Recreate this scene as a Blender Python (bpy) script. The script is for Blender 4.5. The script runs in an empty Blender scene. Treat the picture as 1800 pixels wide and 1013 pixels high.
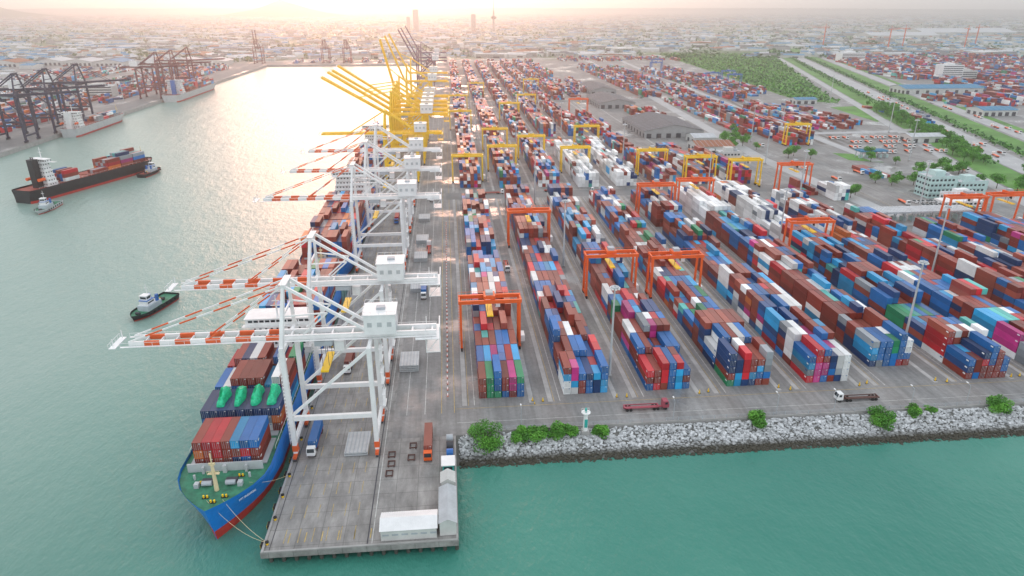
import bpy, math, random, bmesh
import numpy as np
from mathutils import Vector, Matrix
random.seed(7); np.random.seed(7)
R=random.random; RU=random.uniform
sc=bpy.context.scene; COL=sc.collection
H=125.0; TH=math.atan(495/1200.0); YAW=math.radians(5.27)
YE=182.0   # seaward edge of the yard

# ---------------------------------------------------------------- materials
def M(name,col,rough=.7,var=.12,scale=.3,metal=0.0,roof=None,bump=0,bscale=3,rnd=None):
    m=bpy.data.materials.new(name); m.use_nodes=True
    nt=m.node_tree; N=nt.nodes; L=nt.links; b=N["Principled BSDF"]
    b.inputs["Roughness"].default_value=rough; b.inputs["Metallic"].default_value=metal
    g=N.new("ShaderNodeNewGeometry"); no=N.new("ShaderNodeTexNoise")
    no.inputs["Scale"].default_value=scale; no.inputs["Detail"].default_value=4; no.inputs["Roughness"].default_value=.65
    L.new(g.outputs["Position"],no.inputs["Vector"])
    mr=N.new("ShaderNodeMapRange"); mr.inputs[1].default_value=.3; mr.inputs[2].default_value=.7
    mr.inputs[3].default_value=1-var; mr.inputs[4].default_value=1+var; L.new(no.outputs[0],mr.inputs[0])
    vm=N.new("ShaderNodeVectorMath"); vm.operation='SCALE'; vm.inputs[0].default_value=col
    L.new(mr.outputs[0],vm.inputs["Scale"]); out=vm.outputs[0]
    if rnd:
        src=g.outputs["Random Per Island"] if rnd=='island' else N.new("ShaderNodeObjectInfo").outputs["Random"]
        m2=N.new("ShaderNodeMapRange"); m2.inputs[3].default_value=.62; m2.inputs[4].default_value=1.25; L.new(src,m2.inputs[0])
        v2=N.new("ShaderNodeVectorMath"); v2.operation='SCALE'; L.new(out,v2.inputs[0]); L.new(m2.outputs[0],v2.inputs["Scale"]); out=v2.outputs[0]
    if roof:
        sx=N.new("ShaderNodeSeparateXYZ"); L.new(g.outputs["Normal"],sx.inputs[0])
        ml=N.new("ShaderNodeMath"); ml.operation='MULTIPLY'; ml.use_clamp=True; ml.inputs[1].default_value=roof; L.new(sx.outputs[2],ml.inputs[0])
        mx=N.new("ShaderNodeMix"); mx.data_type='RGBA'; L.new(ml.outputs[0],mx.inputs[0]); L.new(out,mx.inputs[6]); mx.inputs[7].default_value=(.45,.38,.34,1); out=mx.outputs[2]
    L.new(out,b.inputs["Base Color"])
    if bump:
        n2=N.new("ShaderNodeTexNoise"); n2.inputs["Scale"].default_value=bscale; L.new(g.outputs["Position"],n2.inputs["Vector"])
        bu=N.new("ShaderNodeBump"); bu.inputs["Strength"].default_value=bump; bu.inputs["Distance"].default_value=.3
        L.new(n2.outputs[0],bu.inputs["Height"]); L.new(bu.outputs[0],b.inputs["Normal"])
    return m
WHITE=M("white_paint",(.80,.80,.80),.5,.08); GREYP=M("grey_paint",(.40,.43,.46),.6); DGREY=M("dark_grey",(.06,.06,.07),.7)
ORANGE=M("orange_paint",(.82,.12,.015),.5); YEL=M("yellow_paint",(.92,.58,.015),.5); RED=M("red_paint",(.45,.05,.03),.5); RUST=M("rusty_steel",(.12,.06,.05),.8,.3,1)
STRIPE=M("red_orange_paint",(.72,.12,.03),.55); NAVY=M("navy_paint",(.03,.035,.07),.6); BLACK=M("black_rubber",(.02,.02,.02),.8)
MAROON=M("maroon_paint",(.16,.04,.05),.6); PURP=M("purple_grey_paint",(.12,.07,.13),.6); BLUEP=M("blue_paint",(.02,.14,.45),.4)
HBLUE=M("hull_blue",(.01,.20,.66),.35,.1); HRED=M("hull_red",(.48,.04,.03),.6,.2); HBLACK=M("hull_black",(.02,.022,.026),.5,.3); HLIGHT=M("hull_light_grey",(.48,.50,.51),.5)
DECKG=M("deck_green",(.04,.19,.11),.7,.35,.6); DECKR=M("deck_red",(.30,.06,.04),.7,.3,.4); CREAM=M("cream_paint",(.75,.62,.38),.5)
GLASS=M("window_glass",(.02,.03,.04),.1); CONC=M("concrete",(.36,.35,.34),.85,.2,.25); TEAL=M("teal_paint",(.03,.38,.34),.5)
TARP=M("green_tarpaulin",(.02,.55,.28),.55,.3,1.2,bump=.8,bscale=1.5); PINK=M("dusky_red_paint",(.36,.07,.10),.5); PLAN=M("light_concrete",(.40,.39,.38),.9,.22,.2)
ROOFG=M("grey_roof",(.50,.52,.54),.6,.14,.3); ROOFD=M("dark_roof",(.11,.11,.12),.8,.2,.1); ROOFB=M("blue_roof",(.03,.2,.36),.6); ROOFR=M("rust_roof",(.32,.12,.06),.8)
WALLC=M("pale_wall",(.60,.60,.58),.8,.1); WALLG=M("grey_wall",(.36,.36,.36),.8,.1); WALLT=M("pale_teal_wall",(.48,.64,.62),.7); MARKW=M("white_marking",(.55,.55,.53),.8,.35,.6); MARKY=M("yellow_marking",(.5,.36,.12),.8,.35,.6)
BARK=M("bark",(.09,.06,.04),.9); LEAFA=M("leaf_green",(.08,.25,.03),.7,.4,.5); LEAFD=M("leaf_dark",(.035,.12,.025),.8,.4,.05); LEAFG2=M("leaf_bright",(.14,.38,.045),.7,.35,.6)
ROADM=M("asphalt",(.19,.19,.19),.8,.2,.05); ROADL=M("pale_road",(.38,.385,.39),.6,.15,.03); GRASS=M("grass",(.10,.24,.05),.95,.4,.03); BALLAST=M("rail_ballast",(.16,.15,.14),.9,.25,.1)
CC=[("rust_red",(.25,.034,.02)),("brown_red",(.31,.065,.04)),("blue",(.006,.14,.42)),("navy",(.010,.048,.16)),("red",(.56,.018,.03)),("light_blue",(.02,.34,.66)),
    ("white",(.80,.81,.81)),("grey",(.28,.31,.34)),("green",(.01,.24,.10)),("teal",(.08,.46,.42)),("magenta",(.52,.03,.22)),("orange",(.60,.15,.025))]
CM=[M("container_"+n,c,.5,.14,.12,roof=.10,rnd='object') for n,c in CC]
CMS=[M("container_stack_"+n,c,.5,.14,.12,roof=.10,rnd='island') for n,c in CC]
W_A=[27,12,19,13,9,8,8,2,2.5,2.5,1.2,.5]; W_W=[6,4,4,2,2,1,75,5,.6,1,0,.6]; W_B=[28,17,11,7,12,5,11,3,1.5,1.5,3,4]; W_L=[14,8,8,8,4,3,22,26,2,2,0,3]

# ---------------------------------------------------------------- mesh builder
class MB:
    def __init__(s): s.v=[]; s.f=[]; s.m=[]; s.mats=[]
    def mi(s,mat):
        if mat not in s.mats: s.mats.append(mat)
        return s.mats.index(mat)
    def add(s,vs,fs,mat):
        o=len(s.v); s.v+=[tuple(v) for v in vs]; k=s.mi(mat)
        for f in fs: s.f.append(tuple(i+o for i in f)); s.m.append(k)
        return s
    def box(s,x0,x1,y0,y1,z0,z1,mat):
        return s.add([(x0,y0,z0),(x1,y0,z0),(x1,y1,z0),(x0,y1,z0),(x0,y0,z1),(x1,y0,z1),(x1,y1,z1),(x0,y1,z1)],
          [(0,3,2,1),(4,5,6,7),(0,1,5,4),(1,2,6,5),(2,3,7,6),(3,0,4,7)],mat)
    def beam(s,p,q,w,h,mat,w2=None,h2=None):
        p=Vector(p);q=Vector(q); a=(q-p).normalized(); up=Vector((0,0,1)) if abs(a.z)<.95 else Vector((0,1,0))
        r=a.cross(up).normalized(); u=r.cross(a); w2=w2 or w; h2=h2 or h
        vs=[]
        for c,ww,hh in((p,w,h),(q,w2,h2)):
            for i,j in((-1,-1),(1,-1),(1,1),(-1,1)): vs.append(c+r*i*ww/2+u*j*hh/2)
        return s.add(vs,[(0,1,2,3),(7,6,5,4),(0,4,5,1),(1,5,6,2),(2,6,7,3),(3,7,4,0)],mat)
    def cyl(s,p,q,r,mat,n=10,r2=None):
        p=Vector(p);q=Vector(q); a=(q-p).normalized(); up=Vector((0,0,1)) if abs(a.z)<.95 else Vector((0,1,0))
        x=a.cross(up).normalized(); y=x.cross(a); r2=r if r2 is None else r2
        vs=[p+(x*math.cos(t)+y*math.sin(t))*r for t in [2*math.pi*i/n for i in range(n)]]+[q+(x*math.cos(t)+y*math.sin(t))*r2 for t in [2*math.pi*i/n for i in range(n)]]
        return s.add(vs,[(i,i+n,(i+1)%n+n,(i+1)%n) for i in range(n)]+[tuple(range(n)),tuple(range(2*n-1,n-1,-1))],mat)
    def gable(s,x0,x1,y0,y1,z0,z1,mat,axis='y'):
        if axis=='y':
            xm=(x0+x1)/2; vs=[(x0,y0,z0),(x1,y0,z0),(xm,y0,z1),(x0,y1,z0),(x1,y1,z0),(xm,y1,z1)]
        else:
            ym=(y0+y1)/2; vs=[(x0,y0,z0),(x0,y1,z0),(x0,ym,z1),(x1,y0,z0),(x1,y1,z0),(x1,ym,z1)]
        return s.add(vs,[(0,1,2),(5,4,3),(0,2,5,3),(2,1,4,5),(0,3,4,1)],mat)
    def rail(s,p,q,mat,h=1.1,step=3,th=.08):
        p=Vector(p);q=Vector(q); n=max(1,int((q-p).length/step)); z=Vector((0,0,h))
        s.beam(p+z,q+z,th,th,mat)
        for i in range(n+1):
            c=p.lerp(q,i/n); s.beam(c,c+z,th,th,mat)
        return s
    def mesh(s,name):
        me=bpy.data.meshes.new(name); me.from_pydata(s.v,[],s.f)
        for m in s.mats: me.materials.append(m)
        me.polygons.foreach_set("material_index",s.m); me.update(); return me
    def ob(s,name,parent=None,loc=(0,0,0),rz=0,smooth=False):
        me=s.mesh(name)
        if smooth: me.polygons.foreach_set("use_smooth",[True]*len(me.polygons))
        return mkob(name,me,parent,loc,rz)
def mkob(name,data,parent=None,loc=(0,0,0),rz=0):
    o=bpy.data.objects.new(name,data); COL.objects.link(o); o.location=loc; o.rotation_euler=(0,0,rz)
    if parent: o.parent=parent
    return o
def root(name,loc,rz,label,cat,group=None):
    o=mkob(name,None,None,loc,rz); tag(o,label,cat,group); return o
def tag(o,label,cat,group=None):
    o["label"]=label; o["category"]=cat
    if group: o["group"]=group
    return o
def struct(o): o["kind"]="structure"; return o
def stuff(o,label=None,cat=None):
    o["kind"]="stuff"
    if label: o["label"]=label; o["category"]=cat
    return o
def clone(o,loc,rz=0,scale=None,parent=None):
    c=o.copy(); COL.objects.link(c)
    if parent: c.parent=parent
    else:
        c.location=loc; c.rotation_euler=(0,0,rz)
        if scale: c.scale=scale
    for ch in o.children: clone(ch,None,parent=c)
    return c

# ---------------------------------------------------------------- camera, light, world
cam=bpy.data.cameras.new("camera"); cam.lens=24; cam.clip_end=80000; cam.clip_start=1
co=bpy.data.objects.new("camera",cam); COL.objects.link(co); sc.camera=co
co.location=(0,0,H); co.rotation_euler=(math.pi/2-TH,0,-YAW)
EL=math.radians(12); AZ=math.radians(-6)
w=bpy.data.worlds.new("World"); sc.world=w; w.use_nodes=True
n=w.node_tree.nodes; l=w.node_tree.links
sk=n.new("ShaderNodeTexSky"); sk.sky_type='NISHITA'; sk.sun_disc=False; sk.sun_elevation=EL; sk.sun_rotation=AZ; sk.air_density=1.0; sk.dust_density=.6
l.new(sk.outputs[0],n["Background"].inputs[0]); n["Background"].inputs[1].default_value=0.05
b2=n.new("ShaderNodeBackground"); tc=n.new("ShaderNodeTexCoord"); cn=n.new("ShaderNodeTexNoise"); cn.inputs["Scale"].default_value=3
cr=n.new("ShaderNodeValToRGB"); cr.color_ramp.elements[0].color=(.82,.89,.96,1); cr.color_ramp.elements[1].color=(1,1,1,1)
l.new(tc.outputs["Generated"],cn.inputs["Vector"]); l.new(cn.outputs[0],cr.inputs[0]); l.new(cr.outputs[0],b2.inputs[0]); b2.inputs[1].default_value=1.18
ad=n.new("ShaderNodeAddShader"); l.new(n["Background"].outputs[0],ad.inputs[0]); l.new(b2.outputs[0],ad.inputs[1]); l.new(ad.outputs[0],n["World Output"].inputs[0])
Ld=bpy.data.lights.new("sun","SUN"); Ld.energy=1.25; Ld.angle=math.radians(22); Ld.color=(1,.50,.34)
lo=bpy.data.objects.new("sun",Ld); COL.objects.link(lo)
lo.rotation_euler=Vector((math.sin(AZ)*math.cos(EL),math.cos(AZ)*math.cos(EL),math.sin(EL))).to_track_quat('Z','Y').to_euler()
sc.view_settings.view_transform='Standard'
hz=struct(MB().box(-12000,12000,-300,14000,-12,260,WHITE).ob("haze"))
hm=bpy.data.materials.new("haze_air"); hm.use_nodes=True; hm.node_tree.nodes.remove(hm.node_tree.nodes["Principled BSDF"])
vs=hm.node_tree.nodes.new("ShaderNodeVolumeScatter"); vs.inputs["Density"].default_value=.00018; vs.inputs["Anisotropy"].default_value=.80; vs.inputs["Color"].default_value=(1,1,1,1)
hm.node_tree.links.new(vs.outputs[0],hm.node_tree.nodes["Material Output"].inputs["Volume"]); hz.data.materials[0]=hm

# ---------------------------------------------------------------- sea, ground
def water_mat():
    m=bpy.data.materials.new("sea_water"); m.use_nodes=True; nt=m.node_tree; N=nt.nodes; L=nt.links; b=N["Principled BSDF"]
    b.inputs["Roughness"].default_value=.30; b.inputs["IOR"].default_value=1.34
    g=N.new("ShaderNodeNewGeometry"); sx=N.new("ShaderNodeSeparateXYZ"); L.new(g.outputs["Position"],sx.inputs[0])
    n1=N.new("ShaderNodeTexNoise"); n1.inputs["Scale"].default_value=.010; n1.inputs["Detail"].default_value=5; L.new(g.outputs["Position"],n1.inputs["Vector"])
    cr=N.new("ShaderNodeValToRGB"); cr.color_ramp.elements[0].position=.3; cr.color_ramp.elements[1].position=.75
    cr.color_ramp.elements[0].color=(.032,.190,.148,1); cr.color_ramp.elements[1].color=(.070,.265,.205,1); L.new(n1.outputs[0],cr.inputs[0])
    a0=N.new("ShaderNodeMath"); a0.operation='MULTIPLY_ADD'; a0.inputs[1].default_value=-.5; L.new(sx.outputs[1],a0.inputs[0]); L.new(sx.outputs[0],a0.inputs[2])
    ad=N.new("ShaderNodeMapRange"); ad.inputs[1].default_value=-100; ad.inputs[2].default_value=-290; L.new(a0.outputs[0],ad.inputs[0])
    mx=N.new("ShaderNodeMix"); mx.data_type='RGBA'; L.new(ad.outputs[0],mx.inputs[0]); L.new(cr.outputs[0],mx.inputs[6]); mx.inputs[7].default_value=(.24,.345,.305,1); L.new(mx.outputs[2],b.inputs["Base Color"])  # paler towards the left: silvery sky reflection put into the base colour
    hs=[]
    for s_,a in((.33,.55),(1.1,.30),(.06,1.1)):
        k=N.new("ShaderNodeTexNoise"); k.inputs["Scale"].default_value=s_; k.inputs["Detail"].default_value=4
        mp=N.new("ShaderNodeMapping"); mp.inputs["Scale"].default_value=(1,.6,1); mp.inputs["Rotation"].default_value=(0,0,.5); L.new(g.outputs["Position"],mp.inputs[0]); L.new(mp.outputs[0],k.inputs["Vector"])
        mu=N.new("ShaderNodeMath"); mu.operation='MULTIPLY'; mu.inputs[1].default_value=a; L.new(k.outputs[0],mu.inputs[0]); hs.append(mu)
    a1=N.new("ShaderNodeMath"); a1.operation='ADD'; L.new(hs[0].outputs[0],a1.inputs[0]); L.new(hs[1].outputs[0],a1.inputs[1])
    a2=N.new("ShaderNodeMath"); a2.operation='ADD'; L.new(a1.outputs[0],a2.inputs[0]); L.new(hs[2].outputs[0],a2.inputs[1])
    bu=N.new("ShaderNodeBump"); bu.inputs["Distance"].default_value=1.4; bu.inputs["Strength"].default_value=.6; L.new(a2.outputs[0],bu.inputs["Height"]); L.new(bu.outputs[0],b.inputs["Normal"])
    return m
WM=water_mat()
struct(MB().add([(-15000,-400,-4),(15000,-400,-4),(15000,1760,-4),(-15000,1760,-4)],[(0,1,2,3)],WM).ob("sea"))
def ground_mat():
    m=bpy.data.materials.new("yard_ground"); m.use_nodes=True; nt=m.node_tree; N=nt.nodes; L=nt.links; b=N["Principled BSDF"]
    g=N.new("ShaderNodeNewGeometry"); sx=N.new("ShaderNodeSeparateXYZ"); L.new(g.outputs["Position"],sx.inputs[0])
    def noise(s,d=5,sc3=None):
        k=N.new("ShaderNodeTexNoise"); k.inputs["Scale"].default_value=s; k.inputs["Detail"].default_value=d; k.inputs["Roughness"].default_value=.65
        if sc3:
            mp=N.new("ShaderNodeMapping"); mp.inputs["Scale"].default_value=sc3; L.new(g.outputs["Position"],mp.inputs[0]); L.new(mp.outputs[0],k.inputs["Vector"])
        else: L.new(g.outputs["Position"],k.inputs["Vector"])
        return k
    def ramp(src,els):
        r=N.new("ShaderNodeValToRGB"); e=r.color_ramp.elements
        e[0].position,e[0].color=els[0][0],(*els[0][1],1); e[1].position,e[1].color=els[-1][0],(*els[-1][1],1)
        for p,c in els[1:-1]: q=e.new(p); q.color=(*c,1)
        L.new(src,r.inputs[0]); return r
    def mul(a,c):
        mu=N.new("ShaderNodeMix"); mu.data_type='RGBA'; mu.blend_type='MULTIPLY'; mu.inputs[0].default_value=1; L.new(a,mu.inputs[6]); L.new(c,mu.inputs[7]); return mu.outputs[2]
    near=ramp(noise(.05).outputs[0],[(.3,(.195,.192,.19)),(.5,(.245,.24,.236)),(.72,(.31,.304,.298))])
    fine=ramp(noise(.7).outputs[0],[(.3,(.85,.85,.85)),(.7,(1.12,1.12,1.12))])
    strk=ramp(noise(.5,6,(1,.06,1)).outputs[0],[(.35,(.78,.775,.77)),(.6,(1.06,1.06,1.06))])
    nr=mul(mul(near.outputs[0],fine.outputs[0]),strk.outputs[0])
    vo=N.new("ShaderNodeTexVoronoi"); vo.inputs["Scale"].default_value=.009; L.new(g.outputs["Position"],vo.inputs["Vector"])
    bw=N.new("ShaderNodeRGBToBW"); L.new(vo.outputs["Color"],bw.inputs[0])
    far=ramp(bw.outputs[0],[(.25,(.08,.15,.06)),(.42,(.14,.20,.10)),(.5,(.27,.275,.27)),(.6,(.34,.34,.33)),(.75,(.10,.17,.07))])
    far2=ramp(noise(.02).outputs[0],[(.35,(.6,.65,.5)),(.65,(1.2,1.2,1.2))])
    fr=mul(far.outputs[0],far2.outputs[0])
    mr=N.new("ShaderNodeMapRange"); mr.inputs[1].default_value=1750; mr.inputs[2].default_value=1900; L.new(sx.outputs[1],mr.inputs[0])
    mx=N.new("ShaderNodeMix"); mx.data_type='RGBA'; L.new(mr.outputs[0],mx.inputs[0]); L.new(nr,mx.inputs[6]); L.new(fr,mx.inputs[7])
    L.new(mx.outputs[2],b.inputs["Base Color"])
    rr=N.new("ShaderNodeMapRange"); rr.inputs[1].default_value=.52; rr.inputs[2].default_value=.62; rr.inputs[3].default_value=.8; rr.inputs[4].default_value=.2
    L.new(noise(.018).outputs[0],rr.inputs[0]); L.new(rr.outputs[0],b.inputs["Roughness"])
    return m
GM=ground_mat()
pl=[(-.98,YE+.02),(20000,YE+.02),(30000,60000),(-30000,60000),(-9000,600),(-412,600),(-412,1700),(-50,1700),(-50,YE+.02)]
mb=MB(); nn=len(pl)
mb.add([(x,y,0) for x,y in pl],[tuple(range(nn))],GM)
mb.add([(x,y,0) for x,y in pl]+[(x,y,-9) for x,y in pl],[(i,i+nn,(i+1)%nn+nn,(i+1)%nn) for i in range(nn)],CONC)
struct(mb.ob("ground"))
def deck_mat():
    m=M("quay_concrete",(.325,.312,.30),.85,.2,.12); N=m.node_tree.nodes; L=m.node_tree.links; b=N["Principled BSDF"]
    src=b.inputs["Base Color"].links[0].from_socket; g=[x for x in N if x.type=='NEW_GEOMETRY'][0]
    br=N.new("ShaderNodeTexBrick"); br.offset=0; br.inputs["Scale"].default_value=1; br.inputs["Brick Width"].default_value=6; br.inputs["Row Height"].default_value=6
    br.inputs["Mortar Size"].default_value=.09; br.inputs["Color1"].default_value=(1,1,1,1); br.inputs["Color2"].default_value=(.9,.9,.9,1); br.inputs["Mortar"].default_value=(.62,.62,.62,1)
    L.new(g.outputs["Position"],br.inputs["Vector"])
    n3=N.new("ShaderNodeTexNoise"); n3.inputs["Scale"].default_value=.35; n3.inputs["Detail"].default_value=8; n3.inputs["Roughness"].default_value=.7
    mp=N.new("ShaderNodeMapping"); mp.inputs["Scale"].default_value=(1,.25,1); L.new(g.outputs["Position"],mp.inputs[0]); L.new(mp.outputs[0],n3.inputs["Vector"])
    mr=N.new("ShaderNodeMapRange"); mr.inputs[1].default_value=.35; mr.inputs[2].default_value=.65; mr.inputs[3].default_value=.66; mr.inputs[4].default_value=1.12; L.new(n3.outputs[0],mr.inputs[0])
    mu=N.new("ShaderNodeMix"); mu.data_type='RGBA'; mu.blend_type='MULTIPLY'; mu.inputs[0].default_value=1; L.new(src,mu.inputs[6]); L.new(br.outputs[0],mu.inputs[7])
    sc_=N.new("ShaderNodeVectorMath"); sc_.operation='SCALE'; L.new(mu.outputs[2],sc_.inputs[0]); L.new(mr.outputs[0],sc_.inputs["Scale"]); L.new(sc_.outputs[0],b.inputs["Base Color"])
    return m
QM=deck_mat()
q=MB(); q.box(-50,-1,136,YE,-1.6,0.0,QM); struct(q.ob("quay_deck"))
q=MB(); q.add([(-49.9,YE,.02),(-21,YE,.02),(-21,1690,.02),(-49.9,1690,.02)],[(0,1,2,3)],QM); struct(q.ob("quay_pavement"))
pile=tag(MB().cyl((0,0,-9),(0,0,-1.6),.5,M("wet_pile",(.08,.08,.07),.7),10).ob("wharf_pile",None,(-48,137.5,0)),"dark round concrete pile under the wharf deck","pile","piles under the wharf")
for i in range(1,16): clone(pile,(-48+i*3.1,137.5,0))
for i in range(1,9): clone(pile,(-2.2,137.5+i*5,0)); clone(pile,(-48.6,137.5+i*5,0))
k=MB(); k.box(-49.9,-49.3,136.1,600,.02,.32,CONC); k.box(-49.2,-1.1,136.1,136.6,.02,.3,CONC); k.box(-1.6,-1.1,136.7,181,.02,.3,CONC); struct(k.ob("quay_kerb"))
bo=MB().cyl((0,0,0),(0,0,.7),.35,YEL,8).cyl((0,0,.7),(0,0,1),.5,BLACK,8); bo=tag(bo.ob("mooring_bollard",None,(-48.9,139,.02)),"yellow and black mooring bollard on the quay edge","bollard","bollards along the quay edge")
for i in range(1,16): clone(bo,(-48.9,139+i*9,.02))
fe=MB().box(-.35,.35,-.9,.9,-3.6,-.2,BLACK).box(-.42,-.35,-.9,.9,-1.2,-.3,YEL); fe=tag(fe.ob("quay_fender",None,(-50.4,140,0)),"black rubber fender on the quay face","fender","fenders on the quay face")
for i in range(1,18): clone(fe,(-50.4,140+i*7,0))
mk=MB(); Z=.035
def sheet(mb,x0,x1,y0,y1,mat,z=Z): mb.add([(x0,y0,z),(x1,y0,z),(x1,y1,z),(x0,y1,z)],[(0,1,2,3)],mat)
sheet(mk,-48.1,-47.9,137,1600,DGREY); sheet(mk,-24.1,-23.8,137,1600,DGREY); sheet(mk,-22.9,-22.7,137,1600,MARKW)
for x in(-45,-41.5,-38,-34.5,-31,-27.5):
    y=139.0
    while y<480: sheet(mk,x-.07,x+.07,y,y+5,MARKY); y+=9
for x in(-17,-11,-5.5,-1.2): sheet(mk,x-.09,x+.09,195,1500,MARKY if x>-6 else MARKW)
for i in range(9): sheet(mk,-44+i*4.1,-43.75+i*4.1,139,142.5,MARKY)
sheet(mk,-.5,260,188.9,189.05,MARKW); sheet(mk,-.5,260,197.2,197.35,MARKY)
struct(mk.ob("road_marking"))
BP=29.3
rw=MB()
for kk in range(0,13):
    for xx in(2.3,25.1):
        x=xx+kk*BP; sheet(rw,x-.8,x+.8,199,470 if kk<7 else 400,PLAN,.03)
        if kk<7: sheet(rw,x-.8,x+.8,490,1000,PLAN,.03)
    x=5.6+kk*BP
    sheet(rw,x-.1,x+.1,199,465,MARKW,.03); sheet(rw,x-2.1,x-1.95,199,465,MARKY,.03)
struct(rw.ob("crane_runway_pavement"))

# ---------------------------------------------------------------- containers
CONT=[]
def block(R0,y0,y1,wts,hmax=5,nx=6,z0=0,pitch=12.55,xw=2.6,den=.95,hmin=1):
    ny=max(1,int((y1-y0)/pitch)); hts={}; base=max(hmin,hmax-1)
    for iy in range(ny):
        if R()<.4: base=random.randint(max(hmin,hmax-2 if hmin>1 else hmax-3),hmax)
        empty=R()>den
        for ix in range(nx): hts[ix,iy]=0 if empty else max(hmin,min(hmax,base+random.choice((-2,-1,-1,0,0,0,0,0,1))))
    lastc=None
    for (ix,iy),h in hts.items():
        twenty=R()<.3
        for iz in range(h):
            top=iz==h-1
            front=hts.get((ix,iy-1),0)<=iz; left=hts.get((ix-1,iy),0)<=iz; right=hts.get((ix+1,iy),0)<=iz
            if not(top or front or left or right): continue
            W=wts(y0+iy*pitch) if callable(wts) else wts
            c=random.choices(range(12),W)[0] if R()<.62 or lastc is None else lastc
            lastc=c
            x=R0-(nx-ix-.5)*xw+RU(-.05,.05); y=y0+(iy+.5)*pitch+RU(-.1,.1)
            if twenty:
                CONT.append((x,y-3.1,z0+iz*2.62,6.06,c,0)); CONT.append((x,y+3.1,z0+iz*2.62,6.06,random.choices(range(12),W)[0],0))
            else: CONT.append((x,y,z0+iz*2.62,12.19,c,0))
for kk in range(12):
    R0=23+kk*BP; y0=203 if kk<5 else (212 if kk==5 else 200); y1=464 if kk<7 else (428 if kk==7 else 394)
    if kk>=9: y1=372
    block(R0,y0,y1,(lambda y,kk=kk: W_W if (kk in(5,6) and y>385) or (kk in (6,7) and y>340 and R()<.6) else W_A),5,6,den=.98,hmin=3)
def blocks(ks,y0,y1,wts,hmax=4,den=.93,hmin=1):
    for kk in ks: block(23+kk*BP,y0+RU(0,8),y1-RU(0,10),wts,hmax,6,den=den,hmin=hmin)
blocks((0,1,2),492,690,W_B,5,.98,3); blocks((3,4),492,640,W_W,5,.98,3); blocks((3,4),650,690,W_B,4); blocks((5,6,7),492,600,W_B,5,.97,3); blocks((5,),612,690,W_B,4)
blocks(range(0,5),705,985,W_B,5,.97,3); blocks((5,),705,860,W_B,5); blocks(range(0,6),1000,1290,W_B,5,.97,2); blocks(range(0,7),1310,1680,W_B,5,.95,2)
blocks((6,7),1030,1290,W_B,3,.7); block(262,810,890,W_B,3,5,den=.8); block(240,810,890,W_B,3,5,den=.8)
for R0 in(338,354): block(R0,640,930,W_B,5,5,den=.95,hmin=2); block(R0+14,960,1500,W_B,4,5,den=.85)
for R0 in(300,320): block(R0,1030,1560,W_B,4,5,den=.8)
block(318,700,980,W_B,3,4,den=.8)
for R0 in(420,440,466,492): block(R0,940+(R0-400)*1.2,1480,W_B,4,5,den=.8)
for R0 in(405,425,445,470): block(R0,725,930,W_B,3,5,den=.75)
block(262,455,482,W_A,3,4); block(276,440,466,W_W,4,4,den=1,hmin=3)
block(250,445,470,W_A,3,3); block(345,500,560,W_B,3,4,den=.8)
block(560,740,900,W_B,2,3,den=.6); block(585,760,900,W_L,2,3,den=.6)
for i in range(14):
    x=-470-i*32
    for y0,y1 in((620,800),(815,1010),(1030,1260),(1290,1640)):
        if R()<(.9 if i<4 else .35) and -x<.8*y1+60: block(x,y0,y1,W_L if i>1 else W_B,4,6,den=.75)
for i in range(28):
    for j in range(10):
        x=640+i*32; y=880+j*100
        if x> 609+(y-900)*.345+100 and x<.72*y+280 and R()<.9 and not(700<x<860 and 1000<y+40<1090): block(x,y,y+92,W_B,4,6,den=.88)
for i in range(18):
    x=300+i*28+RU(-4,4)
    if R()<.8 and x<600: block(x,1720+RU(0,60),1850,W_B,3,5,den=.7)
for i in range(9): block(-30-i*40,1740,1840,W_L,3,5,den=.6)
def ship_cargo(loc,a,items,wts=W_A):
    ca,sa=math.cos(a),math.sin(a)
    for (x0,nx,y,h,z,cols) in items:
        for ix in range(nx):
            hh=h if isinstance(h,int) else random.choice(h)
            for iz in range(hh):
                c=cols[ix%len(cols)] if cols and iz==hh-1 else random.choices(range(12),wts)[0]
                lx=x0+ix*2.5; CONT.append((loc[0]+lx*ca-y*sa,loc[1]+lx*sa+y*ca,z+iz*2.62,12.19,c,a))
W_S=[30,16,18,10,10,6,4,3,3,0,0,2]
s1=(-64,143); it=[(-7.2,7,25.6,3,7.6,[0,4,4,0,5,2,2]),]
it+=[(-10,9,41.6,3,7.6,[3,3,3,3,3,3,3,3,3])]
for j in range(2): it.append((-10,9,55.6+j*13.4,[3,3,4,4],7.6,None))
for j in range(4): it.append((-10,9,112+j*13.4,[3,4,4],7.6,None))
ship_cargo(s1,0,it,W_S)
s2=(-64,312); ship_cargo(s2,0,[(-10,9,26+j*13.4,[3,3,4],8.0,None) for j in range(7)],W_S)
s3=(-65,497); ship_cargo(s3,0,[(-10,9,26+j*13.4,[2,3,4],8.0,None) for j in range(7)],W_B)
a4=math.radians(158.2); s4=(-256,613)
ship_cargo(s4,a4,[(-6.5,6,20,[3,3,4],5.3,[7,0,9]),(-6.5,6,33,[3,4],5.3,[7,3,9]),(-6.5,6,46,[2,3],5.3,[0,7,1]),(-6.5,3,59,[1],5.3,[0,7]),(-7,6,86,[2,3],5.3,[4,2,1])],W_B)
s5=(-401,900); ship_cargo(s5,math.pi,[(-7,6,30+13*j,[1,2],5,None) for j in range(4)],W_L)
s6=(-400,1255); ship_cargo(s6,math.pi,[(-10,9,30+13*j,[2,3,4],6,None) for j in range(9)],W_B)
CONT+= [(-44.2,183.2,1.45,12.19,2,0),(-9.4,177.8,1.45,12.19,1,0),(-40,233,1.45,12.19,0,0),(-14,300,1.45,12.19,2,0),(-34,420,1.45,12.19,4,0)]

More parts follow.
